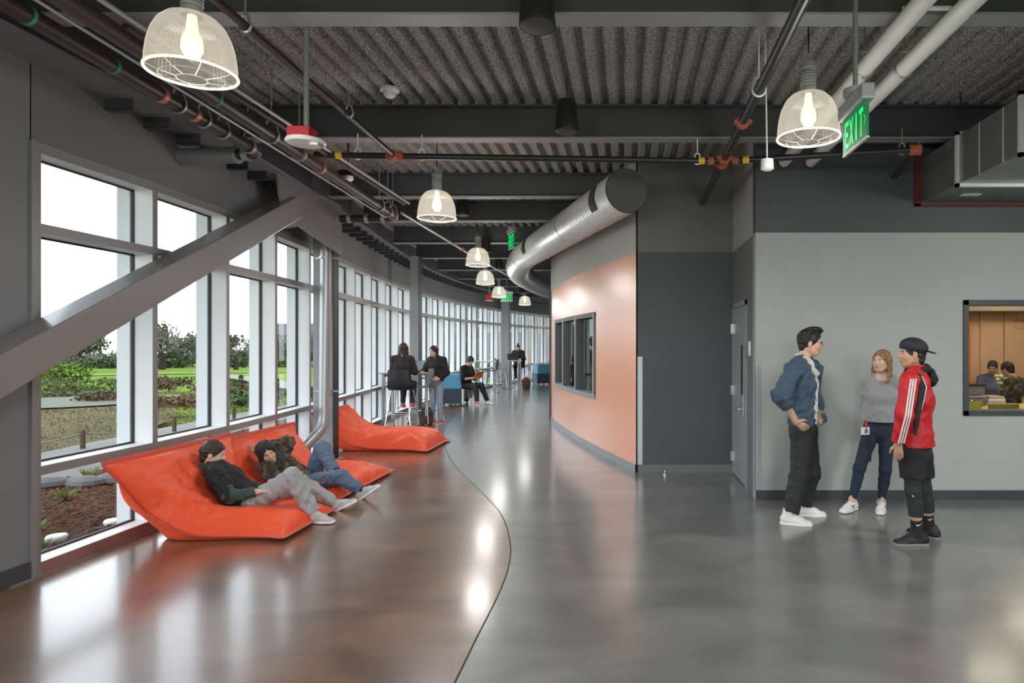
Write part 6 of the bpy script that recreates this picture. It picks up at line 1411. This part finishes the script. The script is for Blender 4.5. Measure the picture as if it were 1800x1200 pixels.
smesh('hood', surf([el(T(0, -0.02, 0.03), (0.108*s, 0.125*s, 0.125*s), M), rc(T(0, -0.03, -0.05), J['nck'], 0.10, 0.10), rc(J['nck']+A3((0.0, -0.06, 0)), J['cst']+A3((0.02, -0.08, 0.09)), 0.06, 0.04)], HN, 0.03, subs=[el(T(0, 0.12, -0.025), (0.070*s, 0.10*s, 0.105*s), M)], wr=(0.006, 0.05, 5)), 'charcoal_cloth', jk)
short_hair(J, s, t, 'hair_black', 0.005, 0.004, seed=3)
pants(J, s, t, 'denim_mid', HN, 0.016, 0.94, 0.012, name='jeans', wr=(0.012, 0.075, 33), top=0.1)
for q in 'RL': 
    smesh('sock', surf([rc(lerp(J['kn'+q], J['an'+q], 0.88), J['an'+q], 0.043, 0.043)], HN, 0.01), 'black_cloth', t); shoe(J, q, 1.06, t, 'shoe_grey', 'sole_white', 0.005)

# ------------------------------------------------------------------ people farther down the hall
HF = 0.0105
J, s, W, D_ = sitting(-4.36, 12.44, 0.0, 1.66, 0.78, 0.36)
J['wrR'] = W(.12, .42, .33); J['wrL'] = W(-.12, .42, .33)
for q in 'RL': J['kn'+q] = W(.1*(1 if q == 'R' else -1), .38, .06); J['an'+q] = W(.1*(1 if q == 'R' else -1), .30, -0.36)
J = {k: A3(v) for k, v in J.items()}
t = person('person with long dark hair seated with their back to us at the tall table', J)
body(J, s, 'skin_light', t, HF, [hand(J['wr'+q], (0, 1, 0), (0, 0, -1), (-1 if q == 'R' else 1, 0, 0), 1.0, 0.4) for q in 'RL'])
long_hair(J, s, t, 'hair_brown', HF*0.8, 0.20, 7, front=False); top_garment(J, s, t, 'maroon_cloth', HF, 0.022, 'sweater', None, 0.97, 0.010, wr=(0.006, 0.09, 3)); pants(J, s, t, 'denim_dark', HF, 0.012, 0.95, 0.003, name='jeans')
face_parts(J, s, t)
for q in 'RL': shoe(J, q, 1.0, t, 'shoe_pink', 'sole_white', 0.008)
J, s, W, D_ = standing(-3.90, 13.12, 2.75, 1.62)
J.update(hd=W(0.02, .07, 1.615), hf=D_(0.10, .95, -.12), nck=W(0, .01, 1.46), wrR=W(.14, .30, 1.16), elR=W(.26, .10, 1.16), elL=W(-.26, -.02, 1.14), wrL=W(-.20, .16, 1.0))
J = {k: A3(v) for k, v in J.items()}
t = person('standing person with long dark hair in a black hoodie beside the tall table', J)
body(J, s, 'skin_light', t, HF, [hand(J['wrR'], D_(-.6, .7), (0, 0, -1), D_(-.7, -.6), 1.0, 0.4), hand(J['wrL'], D_(.6, .6), D_(1, -.5), (0, 0, 1), 1.0, 0.5)])
face_parts(J, s, t); long_hair(J, s, t, 'hair_black', HF*0.8, 0.30, 9); top_garment(J, s, t, 'black_cloth', HF, 0.026, 'hoodie', A3(J['pel'])+A3((0, 0, 0.02)), 0.97, 0.012, wr=(0.008, 0.09, 4)); pants(J, s, t, 'denim_light', HF, 0.010, 0.97, 0.003, name='jeans')
for q in 'RL': shoe(J, q, 1.0, t, 'shoe_pink', 'sole_white', 0.008)
J, s, W, D_ = sitting(-4.36, 17.42, -2.05, 1.72, 0.40)
J.update(hd=W(0, .13, .79), hf=D_(0.05, 1, -.55), elR=W(.24, .10, .30), wrR=W(.10, .34, .33), elL=W(-.24, .10, .30), wrL=W(-.10, .34, .33), anL=W(-.16, .62, -.322), knL=W(-.14, .42, .12), anR=W(.14, .50, -.322))
J = {k: A3(v) for k, v in J.items()}
for q in 'RL': J['an'+q][2] = 0.08
t = person('seated person in a black t-shirt looking down at an orange tablet', J)
body(J, s, 'skin_light', t, HF, [hand(J['wr'+q], D_(-.2 if q == 'R' else .2, 1), (0, 0, 1), D_(1 if q == 'R' else -1, 0), 1.0, 0.4) for q in 'RL'])
face_parts(J, s, t); short_hair(J, s, t, 'hair_black', HF*0.8, 0.035, seed=15)
top_garment(J, s, t, 'black_cloth', HF, 0.020, 't_shirt', None, 0.02, 0.010, wr=(0.006, 0.09, 6)); pants(J, s, t, 'charcoal_cloth', HF, 0.016, 0.95, 0.008)
for q in 'RL': shoe(J, q, 1.05, t, 'shoe_pink' if q == 'R' else 'shoe_white', 'sole_white', 0.008)
tb = thing('tablet', 'orange tablet case in the hands of the seated person', 'tablet', tuple(float(v) for v in W(0, .43, .36)), -2.05)
MB().obox((0, 0.02, 0.06), (1, 0, 0), (0, 0.55, 0.83), (0, -0.83, 0.55), 0.155, 0.105, 0.009).build('case', 'orange_case', tb, bevel=0.006, local=True)
MB().obox((0, 0.012, 0.065), (1, 0, 0), (0, 0.55, 0.83), (0, -0.83, 0.55), 0.135, 0.088, 0.003).build('screen', 'laptop_screen', tb, local=True)
J, s, W, D_ = sitting(-4.05, 24.0, PI+0.1, 1.68, 0.78, 0.36)
J.update(hd=W(0, .17, .77), hf=D_(0.1, 1, -.4), nck=W(0, .08, .64), wrR=W(.10, .44, .33), wrL=W(-.10, .44, .33), knR=W(.1, .38, .06), anR=W(.08, .26, -.36), knL=W(-.1, .38, .04), anL=W(-.02, .34, -.46))
J = {k: A3(v) for k, v in J.items()}
t = person('person in dark clothes with hair tied up, seated at the far tall table', J)
body(J, s, 'skin_light', t, 0.011, [hand(J['wr'+q], D_(0, 1), (0, 0, -1), D_(-1 if q == 'R' else 1, 0), 1.0, 0.4) for q in 'RL']); face_parts(J, s, t, 'hair_brown')
short_hair(J, s, t, 'hair_brown', 0.009, 0.006, seed=16); M, c, T = frame_of(J, s); MB().ellipsoid(T(0, -0.06, 0.13), (0.04, 0.04, 0.035), 10, 8).build('hair_bun', 'hair_brown', t, smooth=180)
top_garment(J, s, t, 'black_cloth', 0.011, 0.022, 'jacket', None, 0.97, 0.010, wr=(0.006, 0.09, 3)); pants(J, s, t, 'black_cloth', 0.011, 0.012, 0.95, 0.003)
for q in 'RL': shoe(J, q, 1.0, t, 'shoe_black', 'sole_grey', 0.009)
# ------------------------------------------------------------------ classroom behind the right hand window
mat('panel_tan', (0.62, 0.40, 0.25), 0.5, color2=(0.68, 0.44, 0.28), vscale=2); mat('panel_orange', (0.75, 0.22, 0.05), 0.5); mat('beige', (0.45, 0.40, 0.31), 0.7)
mat('maple', (0.72, 0.50, 0.22), 0.4, color2=(0.78, 0.56, 0.27), vscale=4, stretch=(0.3, 4, 1)); mat('olive', (0.22, 0.24, 0.03), 0.5); mat('lime', (0.42, 0.44, 0.05), 0.5); mat('bin_grey', (0.16, 0.15, 0.17), 0.7)
mat('petal', (0.75, 0.78, 0.62), 0.6); mat('class_light', (1, 1, 1), 0.5, emit=(1.0, 0.88, 0.68), estr=7.5)
CB = 11.2
struct(MB().box(1.5, 8.9, CB, CB+0.1, 0, 2.75), 'wall_class', 'panel_tan', 'tan back wall of the classroom seen through the window', 'wall')
for k, (x0, x1, m_) in enumerate(((5.98, 6.05, 'panel_orange'), (6.22, 6.62, 'panel_tan'), (6.64, 7.5, 'panel_tan'))): struct(MB().box(x0, x1, CB-0.03, CB-0.001, 0.1, 2.2), 'trim_%d' % (20+k), m_, ('narrow orange panel', 'first tan panel', 'second tan panel with writing')[k]+' on the classroom back wall', 'panel')
struct(MB().box(1.5, 8.9, CB-0.35, CB-0.05, 2.2, 2.75), 'trim_24', 'beige', 'beige bulkhead above the classroom panels', 'bulkhead')
struct(MB().box(1.5, 8.9, R0+0.14, CB, 2.72, 2.76), 'ceiling_class', 'beige', 'beige ceiling of the classroom', 'ceiling')
struct(MB().box(1.5, 1.56, 8.24, CB, 0, 2.75), 'wall_class_side', 'beige', 'side wall of the classroom', 'wall')
for k, (x, y) in enumerate(((4.6, 8.4), (6.6, 8.4), (4.6, 10.0), (6.6, 10.0))):
    t = thing('ceiling_light', 'bright ceiling panel light in the classroom', 'ceiling light', (x, y, 2.7), group='classroom ceiling lights')
    MB().box(x-0.6, x+0.6, y-0.3, y+0.3, 2.69, 2.715).build('light_frame', 'white_plastic', t); MB().box(x-0.56, x+0.56, y-0.26, y+0.26, 2.683, 2.69).build('diffuser', 'class_light', t)
t = thing('wall_writing', 'faint handwriting on the second tan classroom panel', 'writing', (6.9, CB-0.03, 1.9))
for k in range(7):
    x = 6.80+k*0.055; z = 2.03-0.004*k; MB().tube([(x, CB-0.034, z), (x+0.012, CB-0.034, z+0.05*(k % 2+0.5)), (x+0.02, CB-0.034, z-0.01), (x+0.04, CB-0.034, z+0.02)], 0.003, 4).build('stroke', 'black_plastic', t)
for k in range(5):
    x = 6.82+k*0.06; MB().tube([(x, CB-0.034, 1.90), (x+0.02, CB-0.034, 1.915), (x+0.045, CB-0.034, 1.90)], 0.003, 4).build('stroke', 'black_plastic', t)
def class_table(label, x0, x1, y0, y1):
    t = thing('class_table', label, 'table', ((x0+x1)/2, (y0+y1)/2, 0), group='maple classroom tables'); MB().box(x0, x1, y0, y1, 0.71, 0.74).build('table_top', 'maple', t, bevel=0.005)
    for sx in (x0+0.06, x1-0.06):
        for sy in (y0+0.06, y1-0.06): MB().tube([(sx, sy, 0), (sx, sy, 0.71)], 0.02, 10).build('leg', 'chrome', t)
class_table('near maple table in the classroom', 4.45, 6.3, 8.75, 9.6); class_table('far maple table in the classroom with the vase', 5.35, 7.3, 10.0, 10.55)
def class_chair(label, x, y, rz, m_):
    t = thing('class_chair', label, 'chair', (x, y, 0), rz, group='green classroom chairs')
    MB().box(-0.21, 0.21, -0.2, 0.2, 0.44, 0.46).build('seat', m_, t, bevel=0.008, local=True)
    mb = MB(); vs = []; n = 8
    for th in (0, 0.012):
        for z in (0.60, 0.72, 0.84):
            for k in range(n+1): u = 2*k/n-1; vs.append((u*0.21, -0.20-0.03*(1-u*u)-th, z))
    W_2 = n+1; fs = []
    for r in range(2):
        for k in range(n): q = r*W_2+k; fs.append((q, q+1, q+1+W_2, q+W_2)); q += 3*W_2; fs.append((q, q+W_2, q+1+W_2, q+1))
    for k in range(n): fs.append((k, k+3*W_2, k+1+3*W_2, k+1)); q = 2*W_2+k; fs.append((q, q+1, q+1+3*W_2, q+3*W_2))
    for q in (0, W_2, n, n+W_2): fs.append((q, q+W_2, q+4*W_2, q+3*W_2))
    MB().add(vs, fs).build('backrest', m_, t, smooth=40, local=True)
    for sx in (-0.18, 0.18):
        MB().tube([(sx, -0.19, 0.0), (sx, -0.19, 0.45), (sx, -0.215, 0.80)], 0.011, 8).build('rear_leg', 'chrome', t, local=True); MB().tube([(sx, 0.18, 0.0), (sx, 0.17, 0.45)], 0.011, 8).build('front_leg', 'chrome', t, local=True)
class_chair('olive classroom chair in front of the near maple table', 4.98, 8.62, 0.05, 'olive'); class_chair('lime classroom chair behind the near maple table', 5.45, 9.75, PI-0.1, 'lime'); class_chair('lime classroom chair at the left edge of the classroom window', 4.66, 8.95, 0.3, 'lime')
t = thing('bent_tube', 'curved chrome chair arm lying on the near maple table edge', 'chair arm', (4.72, 8.82, 0.74))
MB().tube(bez([(4.66, 8.8, 0.74), (4.66, 8.8, 0.83), (4.80, 8.8, 0.85), (4.86, 8.85, 0.78), (4.88, 8.85, 0.75)], 0.06), 0.016, 10).build('tube', 'chrome', t, smooth=60)
t = thing('flower_vase', 'green vase with white flowers on the far classroom table', 'vase', (6.08, 10.2, 0.74)); c = (6.08, 10.2, 0.74)
MB().lathe([(0, 0), (0.09, 0), (0.105, 0.10), (0.115, 0.20), (0.105, 0.205), (0.09, 0.19)], c, 20).build('vase', 'olive', t, smooth=40)
rg = np.random.default_rng(77)
for k in range(16):
    p = Vector((6.08+rg.normal()*0.06, 10.2+rg.normal()*0.06, 0.98+rg.random()*0.22)); f_ = MB().ellipsoid(p, (0.035, 0.035, 0.028), 8, 6).build('flower', 'petal', t, smooth=180); MB().tube([(6.08, 10.2, 0.85), tuple(p)], 0.004, 4).build('stem', 'leaf_bright', f_)
t = thing('storage_bin', 'grey storage bin on the floor at the left of the classroom', 'bin', (5.05, 9.3, 0.74))
for z in (0.74, 0.90): 
    b_ = MB().box(4.92, 5.16, 9.15, 9.42, z, z+0.13).build('crate', 'bin_grey', t, bevel=0.01); MB().box(4.91, 5.17, 9.14, 9.43, z+0.13, z+0.15).build('lid', 'beige' if z < 0.8 else 'black_plastic', b_)
t = thing('book_stack', 'pile of pale books on the near maple table', 'books', (5.35, 9.3, 0.74))
for k in range(4): MB().box(5.22+0.01*k, 5.50-0.01*k, 9.2, 9.42, 0.741+k*0.035, 0.772+k*0.035).build('book', ('maple', 'beige', 'white_plastic', 'beige')[k], t)
t = thing('desk_bottle', 'small dark bottle on the near maple table', 'bottle', (5.2, 9.35, 0.74)); MB().lathe([(0, 0), (0.035, 0), (0.035, 0.14), (0.014, 0.18), (0.014, 0.22), (0, 0.222)], (5.56, 9.42, 0.74), 14).build('glass_body', 'black_plastic', t, smooth=40); MB().lathe([(0.016, 0.21), (0.016, 0.24), (0, 0.241)], (5.56, 9.42, 0.74), 14).build('stopper', 'bin_grey', t)
HC = 0.011
for (x, y, yaw, lab, cm, hm, sk) in ((6.25, 10.85, 2.6, 'classroom person behind the vase leaning over the far table', 'denim_mid', 'hair_brown', 'skin_tan'), (6.02, 9.85, 0.55, 'classroom person in a dark patterned jacket at the window edge', 'camo', 'hair_black', 'skin_tan')):
    J, s, W, D_ = sitting(x, y, yaw, 1.7, 0.46); J['hd'] = W(0, .12, .80); J['hf'] = D_(0.1, 1, -.35); J['wrR'] = W(.14, .34, .30); J['wrL'] = W(-.14, .34, .30)
    J = {k: A3(v) for k, v in J.items()}; t = person(lab, J); body(J, s, sk, t, HC); face_parts(J, s, t); short_hair(J, s, t, hm, 0.009, 0.012, seed=5)
    top_garment(J, s, t, cm, HC, 0.024, 'jacket', None, 0.97, 0.010, wr=(0.006, 0.09, 3)); pants(J, s, t, 'charcoal_cloth', HC, 0.014, 0.95, 0.004)
    for q in 'RL': shoe(J, q, 1.0, t, 'shoe_black', 'sole_grey', 0.010)
    class_chair('olive chair under the '+('person behind the vase' if x > 6.1 else 'person at the window edge'), x, y, yaw, 'olive')
